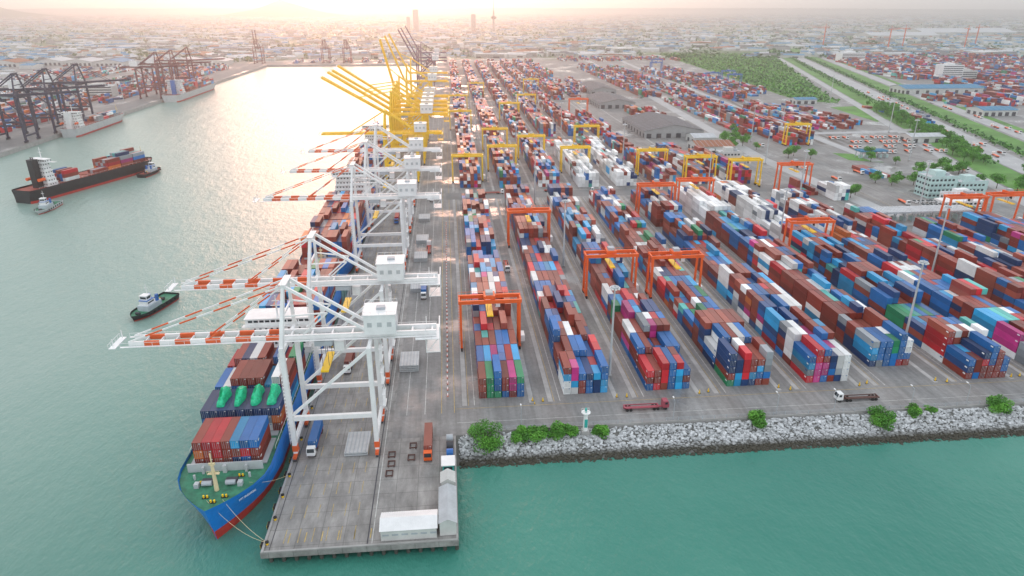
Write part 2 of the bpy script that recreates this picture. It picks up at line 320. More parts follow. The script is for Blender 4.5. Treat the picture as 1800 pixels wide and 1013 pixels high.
def cont_mesh(Lc,ci):
    m=CM[ci]; b=MB(); w_=1.22; h=2.59; y=Lc/2; t=.14
    for sx in(-1,1):
        for sy in(-1,1): b.box(min(sx*w_,sx*(w_-t)),max(sx*w_,sx*(w_-t)),min(sy*y,sy*(y-t)),max(sy*y,sy*(y-t)),0,h,m)
        b.box(min(sx*w_,sx*(w_-.1)),max(sx*w_,sx*(w_-.1)),-y+t,y-t,0,.16,m); b.box(min(sx*w_,sx*(w_-.1)),max(sx*w_,sx*(w_-.1)),-y+t,y-t,h-.1,h,m)
    n_=int((Lc-2*t)/.55); st=(Lc-2*t)/n_
    for sx in(-1,1):
        pts=[]
        for i in range(n_):
            a=-y+t+i*st
            for dy,dx in((0,.03),(.18,.03),(.27,.12),(.46,.12)): pts.append((sx*(w_-dx),a+dy*st/.55))
        pts.append((sx*(w_-.03),y-t)); k=len(pts)
        vs=[(p[0],p[1],.16) for p in pts]+[(p[0],p[1],h-.1) for p in pts]
        b.add(vs,[(i,i+1,i+1+k,i+k) if sx>0 else (i+1,i,i+k,i+1+k) for i in range(k-1)],m)
    pts=[]
    for i in range(n_):
        a=-y+t+i*st
        for dy,dz in((0,0),(.3,0),(.36,-.06),(.5,-.06)): pts.append((a+dy*st/.55,h-.02+dz))
    pts.append((y-t,h-.02)); k=len(pts)
    b.add([(-w_+.1,p[0],p[1]) for p in pts]+[(w_-.1,p[0],p[1]) for p in pts],[(i,i+k,i+1+k,i+1) for i in range(k-1)],m)
    b.box(-w_+t,w_-t,y-.1,y-.04,.02,h-.02,m); b.box(-w_+t,w_-t,-y,-y+.12,h-.12,h,m); b.box(-w_+t,w_-t,-y,-y+.12,0,.14,m); b.box(-w_+t,w_-t,y-.12,y,h-.12,h-.001,m)
    b.box(-w_+.1,w_-.1,-y+.13,y-.13,.05,.1,DGREY)
    for sx in(-1,1):
        xx=sx*(w_-.01); b.add([(xx,-y+.5,1.7),(xx,-y+1.7,1.7),(xx,-y+1.7,2.2),(xx,-y+.5,2.2)],[(0,1,2,3)],WHITE if ci not in(6,7) else CM[2])
    return b.mesh("shipping_container")
def door_mesh(Lc,ci):
    b=MB(); y=-Lc/2+.1; m=CM[ci]
    b.box(-1.07,-.01,y,y+.06,.15,2.46,m); b.box(.01,1.07,y,y+.06,.15,2.46,m)
    for x in(-.8,-.3,.3,.8): b.box(x-.03,x+.03,y-.07,y,.18,2.44,GREYP)
    b.box(.55,.95,y-.02,y-.001,1.95,2.25,WHITE if ci!=6 else CM[2])
    return b.mesh("door")
cy,sy_=math.cos(YAW),math.sin(YAW); ct,st_=math.cos(TH),math.sin(TH)
def proj(x,y,z):
    r=x*cy-y*sy_; fw=x*sy_+y*cy; h=H-z; d=fw*ct+h*st_
    return r/d, (h*ct-fw*st_)/d, d
sc_list=[]
for i,c in enumerate(CONT):
    u,v,d=proj(c[0],c[1],c[2]+1.3)
    if abs(u)<.755 and -.43<v<.43: sc_list.append((d*(1.0 if c[3]>7 else 1.25),i))
sc_list.sort(); NI=set(i for _,i in sc_list[:300]); MC={}
CNAME=[a.replace("_"," ") for a,_ in CC]
for i in sorted(NI):
    x,y,z,Lc,ci,a=CONT[i]; key=(Lc,ci)
    if key not in MC: MC[key]=(cont_mesh(Lc,ci),door_mesh(Lc,ci))
    o=mkob("shipping_container",MC[key][0],None,(x,y,z+.04),a)
    onship=(-80<x<-51); where="stacked on the container ship deck" if onship else ("on a truck trailer" if x<0 else "stacked in the container yard")
    tag(o,f"{CNAME[ci]} {'forty' if Lc>7 else 'twenty'} foot shipping container {where}","shipping container","stacked shipping containers")
    mkob("door",MC[key][1],o)
rest=[c for i,c in enumerate(CONT) if i not in NI]
A=np.array([[c[0],c[1],c[2],c[3],c[4],c[5]] for c in rest]); n_=len(A)
sg=np.array([(-1,-1,0),(1,-1,0),(1,1,0),(-1,1,0),(-1,-1,1),(1,-1,1),(1,1,1),(-1,1,1)],float)
lx=sg[None,:,0]*1.22; ly=sg[None,:,1]*A[:,3:4]/2; lz=sg[None,:,2]*2.58
ca=np.cos(A[:,5:6]); sa=np.sin(A[:,5:6])
V=np.stack([A[:,0:1]+lx*ca-ly*sa,A[:,1:2]+lx*sa+ly*ca,A[:,2:3]+.04+lz+0*ca],-1).reshape(-1,3)
F=np.array([(4,5,6,7),(0,1,5,4),(1,2,6,5),(2,3,7,6),(3,0,4,7)])
FF=(F[None]+np.arange(n_)[:,None,None]*8).reshape(-1,4)
me=bpy.data.meshes.new("container_stacks"); me.from_pydata(V.tolist(),[],FF.tolist())
for m in CMS: me.materials.append(m)
me.polygons.foreach_set("material_index",np.repeat(A[:,4].astype(int),5).tolist()); me.update()
stuff(mkob("container_stacks",me),"dense stacks of coloured shipping containers filling the yard","shipping containers")

# ---------------------------------------------------------------- ship-to-shore crane
def sts(loc,rz,P,S,label,boom_ang=0,blen=46,sc_=1,grp=None,far=False,stripe=None):
    r=root("quay_crane",loc,rz,label,"crane",grp); r.scale=(sc_,)*3
    Wd=18; G=24; zb=35.8; za=53; lw_=1.3 if not far else 1.45
    for x in(0,G):
        for y in(0,Wd):
            MB().beam((x,y,2.6),(x,y,zb if x==G else zb+1),lw_,lw_*1.15,P).ob("leg",r)
            g=MB().box(x-.5,x+.5,y-2.6,y+2.6,1.1,1.9,stripe or P).box(x-.6,x+.6,y-.8,y+.8,1.9,2.6,P)
            if stripe: g.box(x-.75,x+.75,y-.85,y+.85,2.6,4.6,stripe)
            for k in range(4): g.cyl((x-.35,y-2+k*1.33,.6),(x+.35,y-2+k*1.33,.6),.55,DGREY,8)
            g.ob("gantry_bogie",r)
        MB().box(x-.5,x+.5,.9,Wd-.9,4.7,5.9,P).ob("sill_beam",r)
        MB().box(x-.5,x+.5,.7,Wd-.7,zb-1.3,zb,P).ob("cross_beam",r)
    for y in(0,Wd):
        MB().box(.7,G-.7,y-.55,y+.55,13,14.4,P).ob("portal_beam",r)
        MB().beam((.6,y,14.8),(G-.5,y,zb-1),.75,.8,P).ob("diagonal_brace",r)
        s_=1 if y else -1
        MB().beam((0,y,zb),(1.2,Wd/2+3.2*s_,za),1.15,1.15,P,.85,.85).ob("mast_post",r)
        MB().beam((1.2,Wd/2+3.2*s_,za),(G,Wd/2+2.6*s_,zb+1.8),.75,.8,P).ob("back_stay",r)
        if not far: MB().beam((.2,Wd/2+6*s_,45),(12.5,Wd/2+2.9*s_,44.3),.4,.4,P).beam((12.5,Wd/2+2.9*s_,44.3),(5,Wd/2+2.6*s_,zb+1.8),.4,.4,P).ob("truss_member",r)
    MB().beam((1.2,5.2,za),(1.2,12.8,za),.9,1,P).rail((1.2,5,za+.6),(1.2,13,za+.6),P,1.2,2).box(.2,2.2,5,13,za+.5,za+.62,P).ob("mast_head",r)
    MB().beam((.4,3.4,44.5),(.4,14.6,44.5),.5,.6,P).ob("mast_cross_beam",r)
    g=MB(); BY=2.1 if not far else 2.6
    for y in(9-BY,9+BY): g.box(-1.5,43,y-.4,y+.4,zb,zb+1.5,P)
    for k in range(8): g.box(1+k*5.8,1.5+k*5.8,9.4-BY,8.6+BY,zb+.3,zb+1.2,P)
    for y in(9-BY-1.3,9+BY+1.3):
        g.box(-1.5,43,y-.4,y+.4,zb+.1,zb+.2,P); g.rail((-1,y+(.4 if y>9 else -.4),zb+.2),(43,y+(.4 if y>9 else -.4),zb+.2),P,1.2,4)
    g.ob("girder",r)
    h=MB().box(22.5,31.5,4.8,13.4,zb+1.55,zb+7.6,P if not far else WHITE).box(22.2,31.8,4.5,13.7,zb+7.6,zb+7.9,WHITE).box(26,28.5,8,10,zb+7.9,zb+8.7,GREYP)
    h.rail((22.4,4.6,zb+7.9),(31.6,4.6,zb+7.9),P,1,2).rail((22.4,13.6,zb+7.9),(31.6,13.6,zb+7.9),P,1,2).rail((22.4,4.6,zb+7.9),(22.4,13.6,zb+7.9),P,1,2)
    for i in range(3): h.box(23.5+i*2.8,24.8+i*2.8,4.73,4.78,zb+4,zb+5.4,HLIGHT)
    h.box(31.5,31.56,6,8,zb+2,zb+4.4,GREYP); h.ob("machinery_house",r)
    e=MB().box(37,44,4,14,zb-.3,zb-.1,P).box(40,44,5,13,zb-5,zb-4.8,P)
    for x in(40,44):
        for y in(5,13): e.beam((x,y,zb-5),(x,y,zb+3),.22,.22,P)
    e.rail((40,5,zb-4.8),(44,5,zb-4.8),P,1.2,1.5).rail((44,5,zb-4.8),(44,13,zb-4.8),P,1.2,1.5).beam((40,5,zb-5),(44,5,zb),.2,.2,P).beam((44,5,zb+3),(44,13,zb+3),.3,.3,P).rail((37,4,zb-.1),(44,4,zb-.1),P,1.2,2)
    e.ob("rear_platform",r)
    b=MB(); seg=4.2 if S else 3; n_=int(blen/seg); bt=.36 if not far else .6
    for k in range(n_):
        m=(S if k%2==0 else WHITE) if S else P
        for y in(-BY,BY): b.box(-(k+1)*seg,-k*seg,y-bt,y+bt,-.5,.9,m)
        b.box(-k*seg-.35,-k*seg-.05,-BY+bt,BY-bt,-.3,.4,P)
    for y in(-BY-1.2,BY+1.2):
        b.box(-blen+2,-.2,y-.35,y+.35,-.3,-.2,P); b.rail((-blen+2,y,-.2),(-.2,y,-.2),P,1.2,4)
    b.box(-blen-1,-blen+.8,-3.8,3.8,-.5,-.3,WHITE).rail((-blen-1,-3.8,-.3),(-blen-1,3.8,-.3),WHITE,1.2,1.5).beam((-blen,-3,-.3),(-blen,-3,2.2),.2,.2,WHITE).beam((-blen,3,-.3),(-blen,3,2.2),.2,.2,WHITE)
    bo2=b.ob("boom",r,(-1.5,9,zb+.6)); bo2.rotation_euler=(0,math.radians(boom_ang),0)
    ca_,sa__=math.cos(math.radians(boom_ang)),math.sin(math.radians(boom_ang))
    for fx in((20,42) if not far else (24,)):
        for y in(-3.0,3.0):
            st=MB(); p=Vector((1.2,9+y,za)); q=Vector((-1.5-fx*ca_,9+y*BY/3,zb+1.4+fx*sa__)); nseg=9 if fx>30 else 6
            for k in range(nseg): st.beam(p.lerp(q,k/nseg),p.lerp(q,(k+1)/nseg),.38,.38,(S if S and k%2 else P if not S else WHITE))
            st.ob("fore_stay",r)
    MB().box(8,13,5.2,12.8,zb-1.6,zb-.1,GREYP).ob("trolley",r)
    MB().box(13.2,16,7.2,10.8,zb-4.4,zb-1.2,P).box(13,13.2,7.4,10.6,zb-4,zb-2,GLASS).ob("operator_cabin",r)
    if not far:
        s=MB().box(9.4,11.6,3,15,zb-9,zb-8.4,YEL)
        for x in(9.6,11.4):
            for y in(6,12): s.beam((x,y,zb-8.4),(x,y,zb-1.6),.12,.12,DGREY)
        s.ob("spreader",r)
        l_=MB()
        for k in range(7):
            z0=4+k*4; l_.beam((G+1.4,Wd-4 if k%2 else Wd-.5,z0),(G+1.4,Wd-.5 if k%2 else Wd-4,z0+4),.8,.2,P); l_.box(G+.9,G+1.9,Wd-4.6,Wd+.1,z0+3.9,z0+4.0,P)
        l_.ob("stair",r)
        l2=MB()
        for k in range(24): l2.box(-1.2,-.85,-.4,.4,6+k*1.2,6.1+k*1.2,P)
        l2.beam((-1.1,-.4,5),(-1.1,-.4,35),.1,.1,P).beam((-1.1,.4,5),(-1.1,.4,35),.1,.1,P); l2.ob("ladder",r)
    return r
gw="white quay cranes along the berth"; lw="white quay crane with lowered orange striped boom over the ship"
for y in(175,217,331,393,452): sts((-48.6,y,.05),0,WHITE,STRIPE,lw,0,grp=gw,stripe=STRIPE)
gy="yellow quay cranes along the berth"
for y,a in((585,30),(612,32),(640,31),(668,33)): sts((-48,y,.05),0,YEL,None,"yellow quay crane with boom half raised over the water",a,54,1.12,gy,True)
for y,a in((700,76),(850,68),(960,64)): sts((-48,y,.05),0,YEL,None,"yellow quay crane with boom raised high",a,50,1.15,gy,True)
for y in(1180,1260,1400): sts((-48,y,.05),0,PURP,None,"purple grey quay crane with raised boom",62,48,1.15,"distant quay cranes",True)
sts((-48,520,.05),0,YEL,None,"yellow quay crane with lowered boom",0,46,1.0,gy,True)
for y in(725,780,845): sts((-416,y+18,.05),math.pi,NAVY,None,"dark navy quay crane on the opposite terminal",3,46,1.22,"cranes on the opposite quay",True)
for y in(1075,1135,1205): sts((-416,y+18,.05),math.pi,MAROON,None,"dark red quay crane on the opposite terminal",2,46,1.2,"cranes on the opposite quay",True)
for x,y,a,bl_,s_ in((-430,1735,80,40,1.0),(-275,1735,78,22,.95),(-225,1735,78,22,.95)): sts((x,y,.05),math.pi/2,MAROON,None,"dark red quay crane at the head of the basin",a,bl_,s_,"cranes at the basin head",True)

# ---------------------------------------------------------------- rubber tyred gantry
def rtg(P,name_label,grp):
    r=root("yard_gantry_crane",(0,0,0),0,name_label,"crane",grp); S_=22.8; Hh=20.6
    for x in(0,S_):
        for y in(-3.6,3.6):
            MB().beam((x,y,1.6),(x,y*.8,Hh-1.2),.85,.8,P).ob("leg",r)
            MB().cyl((x-.3,y-.9,.75),(x+.3,y-.9,.75),.75,BLACK,12).cyl((x-.3,y+.9,.75),(x+.3,y+.9,.75),.75,BLACK,12).box(x-.45,x+.45,y-1,y+1,1,1.6,P).ob("wheel",r)
        MB().box(x-.4,x+.4,-3.1,3.1,1.2,2.2,P).ob("sill_beam",r)
    for y in(-2.9,2.9): MB().box(-.8,S_+.8,y-.45,y+.45,Hh-1.2,Hh+.2,P).rail((-.8,y*1.2,Hh+.2),(S_+.8,y*1.2,Hh+.2),P,1,3).ob("girder",r)
    for x in(-.8,S_+.1): MB().box(x,x+.7,-2.4,2.4,Hh-.9,Hh,P).ob("end_tie",r)
    MB().box(9,13.4,-2.6,2.6,Hh+.35,Hh+1.6,P).box(9.8,12.6,-1.6,1.6,Hh+1.6,Hh+2.8,GREYP).ob("trolley",r)
    MB().box(13.6,15.4,-1.1,1.1,Hh-3.6,Hh-1.3,WHITE).box(13.4,13.6,-.9,.9,Hh-3.4,Hh-2,GLASS).ob("operator_cabin",r)
    MB().box(10,12.4,-6,6,15.2,15.7,YEL).beam((10.4,-2,15.7),(10.4,-2,Hh),.1,.1,DGREY).beam((12,2,15.7),(12,2,Hh),.1,.1,DGREY).ob("spreader",r)
    MB().box(S_+.6,S_+2.2,-2.2,2.2,2.2,4.8,WHITE).ob("power_unit",r)
    l_=MB()
    for k in range(15): l_.box(-.9,-.6,-3.3,-2.7,3+k*1.1,3.1+k*1.1,P)
    l_.beam((-.75,-3.3,2),(-.75,-3.3,Hh),.08,.08,P).beam((-.75,-2.7,2),(-.75,-2.7,Hh),.08,.08,P); l_.ob("ladder",r)
    return r
ro=rtg(ORANGE,"orange rubber tyred gantry crane straddling a container row","yard gantry cranes")
ry=rtg(YEL,"yellow rubber tyred gantry crane straddling a container row","yard gantry cranes")
rb=rtg(BLUEP,"blue gantry crane over the rail container yard","yard gantry cranes")
def putr(proto,lst):
    for i,(k,y) in enumerate(lst):
        x=2.3+k*BP
        if i==0: proto.location=(x,y,.05)
        else: clone(proto,(x,y,.05))
putr(ro,[(0,243),(1,365),(2,290),(3,286),(6,332),(10,371),(11,374),(4,417),(5,428),(8,468),(5,850)])
putr(ry,[(0,520),(1,556),(1,640),(3,545),(6,500),(7,486),(5,528),(4,648),(2,600),(11,640),(0,760),(2,820),(0,900),(3,900),(1,1050),(4,1100)])
putr(rb,[(15,1180),(15.9,1150),(16.4,1215),(14,1420),(14.9,1500)])

# ---------------------------------------------------------------- ships
def hull_mesh(L_,B,zk,zw,zboot,zd,zt,bl,Hm,Rm=HRED,rake=3.5,stern=.85,pw=.8):
    ts=[0,.03,.08,.16,.28,.45,.65,.85,1.1,1.5]; ys=[t*bl for t in ts]; ys+= [L_-30] if L_>bl*1.5+40 else []; ys+=[L_-bl*.4,L_-bl*.15,L_]
    lv=[(zk,.75,3.4,1.0),(zw,.93,2.4,.85),(zboot,.95,2.1,.7),((zboot+zd)/2,.98,1.6,.4),(zd,1,1.15,.1),(zt,1,1.1,0)]
    P=[]
    for y in ys:
        row=[]
        for z,fm,wl,rk in lv:
            t=min(1,y/(bl*wl*.8)); f=(1-(1-t)**2.1)**pw if y>0 else 0
            if y>L_-bl*.4: f*=1-(1-stern)*((y-(L_-bl*.4))/(bl*.4))**2*(1.6 if z<zd-.5 else 1)
            row.append((max(.06,B/2*fm*f),y+rake*rk*max(0,1-y/bl),z))
        P.append(row)
    b=MB()
    for s in(-1,1):
        for i in range(len(P)-1):
            for j in range(len(lv)-1):
                q=[P[i][j],P[i+1][j],P[i+1][j+1],P[i][j+1]]; q=[(s*a,c,d) for a,c,d in q]
                b.add(q if s>0 else q[::-1],[(0,1,2,3)],Rm if j<2 else Hm)
    e=P[-1]; b.add([(-x,y,z) for x,y,z in e]+[(x,y,z) for x,y,z in e][::-1],[tuple(range(12))[::-1]],Hm)
    e=P[0]; b.add([(-x,y,z) for x,y,z in e]+[(x,y,z) for x,y,z in e][::-1],[tuple(range(12))],Hm)
    dk=[(r[4][0]-.05,r[4][1]+(.15 if i==0 else 0),zd) for i,r in enumerate(P)]
    return b,dk,P
def ship(loc,a,L_,B,zd,Hm,Dm,sy,label,group,sh=14,bl=None,front=False,hatch=True,fun=BLUEP,sd=11,name="container_ship",inset=1):
    r=root(name,(loc[0],loc[1],0),a,label,"ship",group); bl=bl or B*.95
    b,dk,P=hull_mesh(L_,B,-7,-4,-.9 if front else -2.2,zd,zd+1.1,bl,Hm,pw=1.0 if front else .8,rake=4.2 if front else 3.5); b.ob("hull",r)
    d=MB()
    for i in range(len(dk)-1): d.add([(-dk[i][0],dk[i][1],zd),(dk[i][0],dk[i][1],zd),(dk[i+1][0],dk[i+1][1],zd),(-dk[i+1][0],dk[i+1][1],zd)],[(0,1,2,3)],Dm)
    d.ob("deck",r)
    hw=B/2-1.6; y=bl*.95
    while hatch and y<L_-16:
        if not(sy-2<y+6<sy+sd+8): MB().box(-hw,hw,y,y+11.8,zd+.01,zd+.35 if front else zd+.95,Dm if Dm!=DECKG else GREYP).ob("hatch_cover",r)
        y+=13.4
    sp=MB(); z=zd+.01; wd=B/2-inset; nl=int(sh/2.8)
    for k in range(nl):
        i=.5*k if k<nl-1 else -0.2
        sp.box(-wd+i,wd-i,sy+.3*k,sy+sd-.3*k,z,z+2.6,WHITE); sp.box(-wd+i-.3,wd-i+.3,sy+.3*k-.5,sy+sd-.3*k+.5,z+2.6,z+2.79,WHITE); z+=2.8
    su=sp.ob("superstructure",r); zt=z; wn=MB(); z=zd
    for k in range(nl):
        i=.5*k if k<nl-1 else -0.2; x=-wd+i+1
        while x<wd-i-1:
            for yy in(sy+.3*k-.03,sy+sd-.3*k+.03): wn.box(x,x+(.8 if k<nl-1 else 1.5),yy-.02,yy+.02,z+1.2,z+2.0,GLASS)
            x+=2
        y=sy+1.5
        while y<sy+sd-2:
            for s in(-1,1): wn.box(min(s*(wd-i-.02),s*(wd-i+.03)),max(s*(wd-i-.02),s*(wd-i+.03)),y,y+.8,z+1.2,z+2,GLASS)
            y+=2
        z+=2.8
    wn.ob("window",su)
    MB().box(-B/2-.2,B/2+.2,sy-.4,sy+2.2,zt-2.8,zt-2.6,WHITE).rail((-B/2-.2,sy-.4,zt-2.6),(-wd+.2,sy-.4,zt-2.6),WHITE).ob("bridge_wing",su)
    MB().cyl((0,sy+3,zt),(0,sy+3,zt+8),.4,WHITE,8,.2).box(-2,2,sy+2.9,sy+3.1,zt+4,zt+4.3,WHITE).box(-1.2,1.2,sy+2.5,sy+2.8,zt+6,zt+6.3,WHITE).ob("radar_mast",su)
    MB().box(-2.6,2.6,sy+sd+.4,sy+sd+5,zd+.01,zt+.5,fun).cyl((-.9,sy+sd+2.5,zt+.5),(-.9,sy+sd+2.5,zt+2),.4,DGREY).cyl((.9,sy+sd+2.5,zt+.5),(.9,sy+sd+2.5,zt+2),.4,DGREY).ob("funnel",r)
    for s in(-1,1): MB().cyl((s*(wd-1),sy+sd+1.0,zd+6),(s*(wd-1),sy+sd+6,zd+6),1.1,ORANGE,10).ob("lifeboat",r)
    m=MB().cyl((0,9.5,zd),(0,9.5,zd+8),.6,CREAM,10,.4).box(-1.5,1.5,9.1,9.9,zd+5.2,zd+5.4,CREAM).cyl((0,9.5,zd+8),(0,9.5,zd+11.5),.18,CREAM,6).box(-.8,.8,9.3,9.7,zd+8,zd+8.6,CREAM)
    m.rail((-1.5,9.1,zd+5.4),(1.5,9.1,zd+5.4),CREAM,.9,1); m.ob("foremast",r)
    for s in(-1,1):
        MB().cyl((s*1.8,11.5,zd+.8),(s*4.3,11.5,zd+.8),.7,GREYP,10).box(min(s*1.6,s*4.6),max(s*1.6,s*4.6),11.9,13.4,zd,zd+1.1,DGREY).ob("windlass",r)
        if B>22:
            MB().box(min(s*5.0,s*6.2),max(s*5.0,s*6.2),10.5,12,zd,zd+1.2,HLIGHT).ob("deck_locker",r); MB().cyl((s*7.2,14.5,zd),(s*7.2,14.5,zd+1.4),.35,HLIGHT,8).ob("vent",r)
    for x,y in((-2.4,6.5),(2.4,6.5),(-5,12.5),(4.4,14.8),(0,4.5)):
        if abs(x)<B/2-1.2: MB().box(x-.4,x+1.3,y-.4,y+.4,zd,zd+.15,BLACK).cyl((x,y,zd+.15),(x,y,zd+.8),.26,YEL if front else BLACK,8).cyl((x+.9,y,zd+.15),(x+.9,y,zd+.8),.26,YEL if front else BLACK,8).ob("mooring_bitt",r)
    MB().box(-B/2+2,B/2-2,bl*.84,bl*.84+.4,zd,zd+2.6,HLIGHT).box(-.5,.5,bl*.84-1,bl*.84,zd,zd+2.2,HLIGHT).box(-6,-5.4,bl*.84-1,bl*.84,zd,zd+2.0,HLIGHT).box(5.4,6,bl*.84-1,bl*.84,zd,zd+2.0,HLIGHT).ob("breakwater",r)
    for s in(-1,1): MB().rail((s*(B/2-.2),bl*1.2,zd+1.1),(s*(B/2-.2),L_-bl*.4,zd+1.1),WHITE,1,4).ob("railing",r)
    return r
fs=ship(s1,0,166,24,7.2,HBLUE,DECKG,86,"blue hulled container ship with green deck moored at the quay","moored container ships",15,bl=21,front=True)
ship(s2,0,165,25,7,HBLUE,DECKR,128,"blue hulled container ship moored beneath the white cranes","moored container ships",20)
ship(s3,0,170,25,7,HLIGHT,DECKR,130,"grey hulled container ship moored near the yellow cranes","moored container ships",20)
ship(s4,a4,122,19,4.2,HBLACK,DECKR,97,"black and red feeder container ship under way with partial cargo","container ships under way",20,fun=HBLACK,sd=8,inset=3)
ship(s5,math.pi,128,19,4,HLIGHT,DECKR,108,"small grey container ship with white bridge at the opposite quay","moored container ships",17,fun=WHITE)
ship(s6,math.pi,195,25,5,HLIGHT,DECKR,160,"large container ship berthed at the opposite quay","moored container ships",20)
def lettering(txt,size,loc,rot,mat,parent):
    cu=bpy.data.curves.new("t","FONT"); cu.body=txt; cu.size=size; cu.extrude=.02
    t=bpy.data.objects.new("t",cu); COL.objects.link(t); bpy.context.view_layer.update()
    me=bpy.data.meshes.new_from_object(t.evaluated_get(bpy.context.evaluated_depsgraph_get())); bpy.data.objects.remove(t)
    me.materials.clear(); me.materials.append(mat); o=mkob("name_lettering",me,parent,loc); o.rotation_euler=rot; return o
lettering("MTT SINGAPORE",.7,(6.6,5.6,6.2),(math.radians(78),0,math.radians(52)),WHITE,fs)
def tarp(seed):
    tb=MB(); rs=random.Random(seed); bm=bmesh.new(); bmesh.ops.create_icosphere(bm,subdivisions=4,radius=1); vs_=[]
    for v in bm.verts:
        x,y,z=v.co; X=math.copysign(abs(x)**.45,x); Y=math.copysign(abs(y)**.45,y); Z_=z if z<0 else abs(z)**.4
        top=2.1+1.1*(1 if -.15<Y<.55 else 0)+.25*math.sin(Y*7+seed)+.2*math.sin(X*5+seed*2)
        if Y<-.55: top*=.72
        wd=1.25+.28*math.sin(Y*4+seed)*(1-.3*max(0,Z_))
        vs_.append((X*wd*(1-.22*max(0,Z_)),Y*4.6,max(0,Z_)*top+.05*rs.random()))
    tb.add(vs_,[tuple(v.index for v in f.verts) for f in bm.faces],TARP); return tb
for i,x in enumerate((-70,-65.2,-60.2,-55.4)): tag(tarp(i*1.7).ob("covered_cargo",None,(x,184.6,15.55)),"machine wrapped in a green tarpaulin on ship containers","cargo","tarpaulin covered cargo on the ship")

def tug(loc,a,Hm,Dm,label):
    r=root("tugboat",(loc[0],loc[1],0),a,label,"tugboat","tugboats in the harbour")
    b,dk,P=hull_mesh(28,9,-5.5,-4,-3.4,-2,-1.1,9,Hm,rake=1,stern=.9); b.ob("hull",r)
    d=MB()
    for i in range(len(dk)-1): d.add([(-dk[i][0],dk[i][1],-2),(dk[i][0],dk[i][1],-2),(dk[i+1][0],dk[i+1][1],-2),(-dk[i+1][0],dk[i+1][1],-2)],[(0,1,2,3)],Dm)
    d.ob("deck",r); BW=M("tug_house_paint",(.5,.56,.6),.5)
    h=MB().box(-2.7,2.7,7.5,17,-1.99,.4,BW).box(-2.0,2.0,8.4,13.4,.4,2.5,WHITE).box(-2.2,2.2,8.2,13.6,2.5,2.65,BLUEP).box(-1.6,1.6,9,12,2.65,4.7,WHITE).box(-1.8,1.8,8.8,12.2,4.7,4.9,WHITE).ob("deckhouse",r)
    MB().box(-1.63,1.63,9.3,11.7,3.3,4.3,GLASS).box(-1.4,1.4,8.96,12.04,3.3,4.3,GLASS).box(-2.03,2.03,9,13,1.2,1.8,GLASS).ob("window",h)
    MB().cyl((0,12,4.9),(0,12,9.5),.13,WHITE,6).box(-1,1,11.9,12.1,7.5,7.7,WHITE).ob("mast",r)
    for s in(-1,1): MB().box(s*1.9-.45,s*1.9+.45,14.6,16,.4,3.4,BLUEP).ob("funnel",r)
    MB().cyl((-1,21,-1.3),(1,21,-1.3),.7,DGREY,10).ob("towing_winch",r); MB().box(-.4,.4,19,19.6,-2,-.4,YEL).ob("towing_bitt",r)
    MB().cyl((-1,4,-1.4),(1,4,-1.4),.6,DGREY,10).ob("bow_winch",r)
    for i in range(0,14,2):
        for s in(-1,1): y=6+i*1.5; MB().cyl((s*4.45,y,-2.1),(s*4.75,y,-2.1),.6,BLACK,8).ob("tyre_fender",r)
    return r
tug((-141.5,287,0),math.radians(-15),HBLACK,DECKG,"dark hulled tugboat with white wheelhouse on open water")
tug((-275,468,0),math.radians(3),HLIGHT,DECKG,"white and green tugboat beside the black ship's stern")
tug((-246,601,0),math.radians(172),HBLACK,DECKR,"orange trimmed tugboat pushing the black ship's bow")
def rope(p,q,sag,name="mooring_line"):
    p=Vector(p);q=Vector(q); b=MB(); pr=p
    for i in range(1,9):
        t=i/8; c=p.lerp(q,t); c.z-=sag*4*t*(1-t); b.cyl(pr,c,.045,CREAM,5); pr=c
    return tag(b.ob(name),"pale mooring rope from ship bow to the quay","mooring rope","mooring ropes")
rope((-61,147.5,8),(-48.9,139,.8),1.5); rope((-56,154,8),(-48.9,166,.8),1); rope((-65,147.5,8),(-48.9,139,.7),2.5)

# ---------------------------------------------------------------- trucks
def truck(loc,a,cabm,label,trailer=RED):
    r=root("container_truck",loc,a,label,"truck","trucks in the port")
    c=MB(); pr=[(-8.3,.9),(-8.35,2.0),(-7.95,3.3),(-6.3,3.3),(-6.2,.9)]
    k=len(pr); c.add([(-1.22,y,z) for y,z in pr]+[(1.22,y,z) for y,z in pr],[tuple(range(k)),tuple(range(2*k-1,k-1,-1))]+[(i,i+k,(i+1)%k+k,(i+1)%k) for i in range(k)],cabm)
    c=c.ob("cab",r); MB().add([(-1.1,-8.36,2.05),(1.1,-8.36,2.05),(1.05,-8.02,3.15),(-1.05,-8.02,3.15)],[(0,1,2,3)],GLASS).box(-1.24,1.24,-7.8,-6.9,2.1,2.9,GLASS).ob("windscreen",c)
    MB().box(-.45,.45,-8,7,.7,1.05,trailer).box(-1.2,1.2,-5,-4.6,1.05,1.44,trailer).box(-1.2,1.2,6.4,6.8,1.05,1.44,trailer).box(-1.2,-1,-5,6.8,1.1,1.4,trailer).box(1,1.2,-5,6.8,1.1,1.4,trailer).ob("trailer_frame",r)
    for y in(-7.2,-4.6,-3.4,4.6,5.8):
        for s in(-1,1): MB().cyl((s*.85,y,.52),(s*1.2,y,.52),.52,BLACK,12).ob("wheel",r)
    return r
truck((-44.2,183.2-.9,.04),0,WHITE,"white cab truck carrying a blue container on the quay")
truck((-9.4,176.9,.04),0,ORANGE,"truck carrying a brown red container beside the shed")
truck((-40,232.1,.04),0,WHITE,"white cab truck carrying a container under the cranes")
truck((-14,299.1,.04),0,WHITE,"truck carrying a blue container along the quay road"); truck((-34,419.1,.04),0,BLUEP,"truck carrying a red container under the cranes")
truck((62,191.5,.04),math.radians(90),PINK,"dusky red tractor with an empty trailer on the shore road",PINK)
truck((137,190.5,.04),math.radians(-90),WHITE,"white cab truck with an empty trailer on the shore road",RUST)
tproto=truck((30,480,.04),math.radians(90),WHITE,"white truck on the yard cross road")
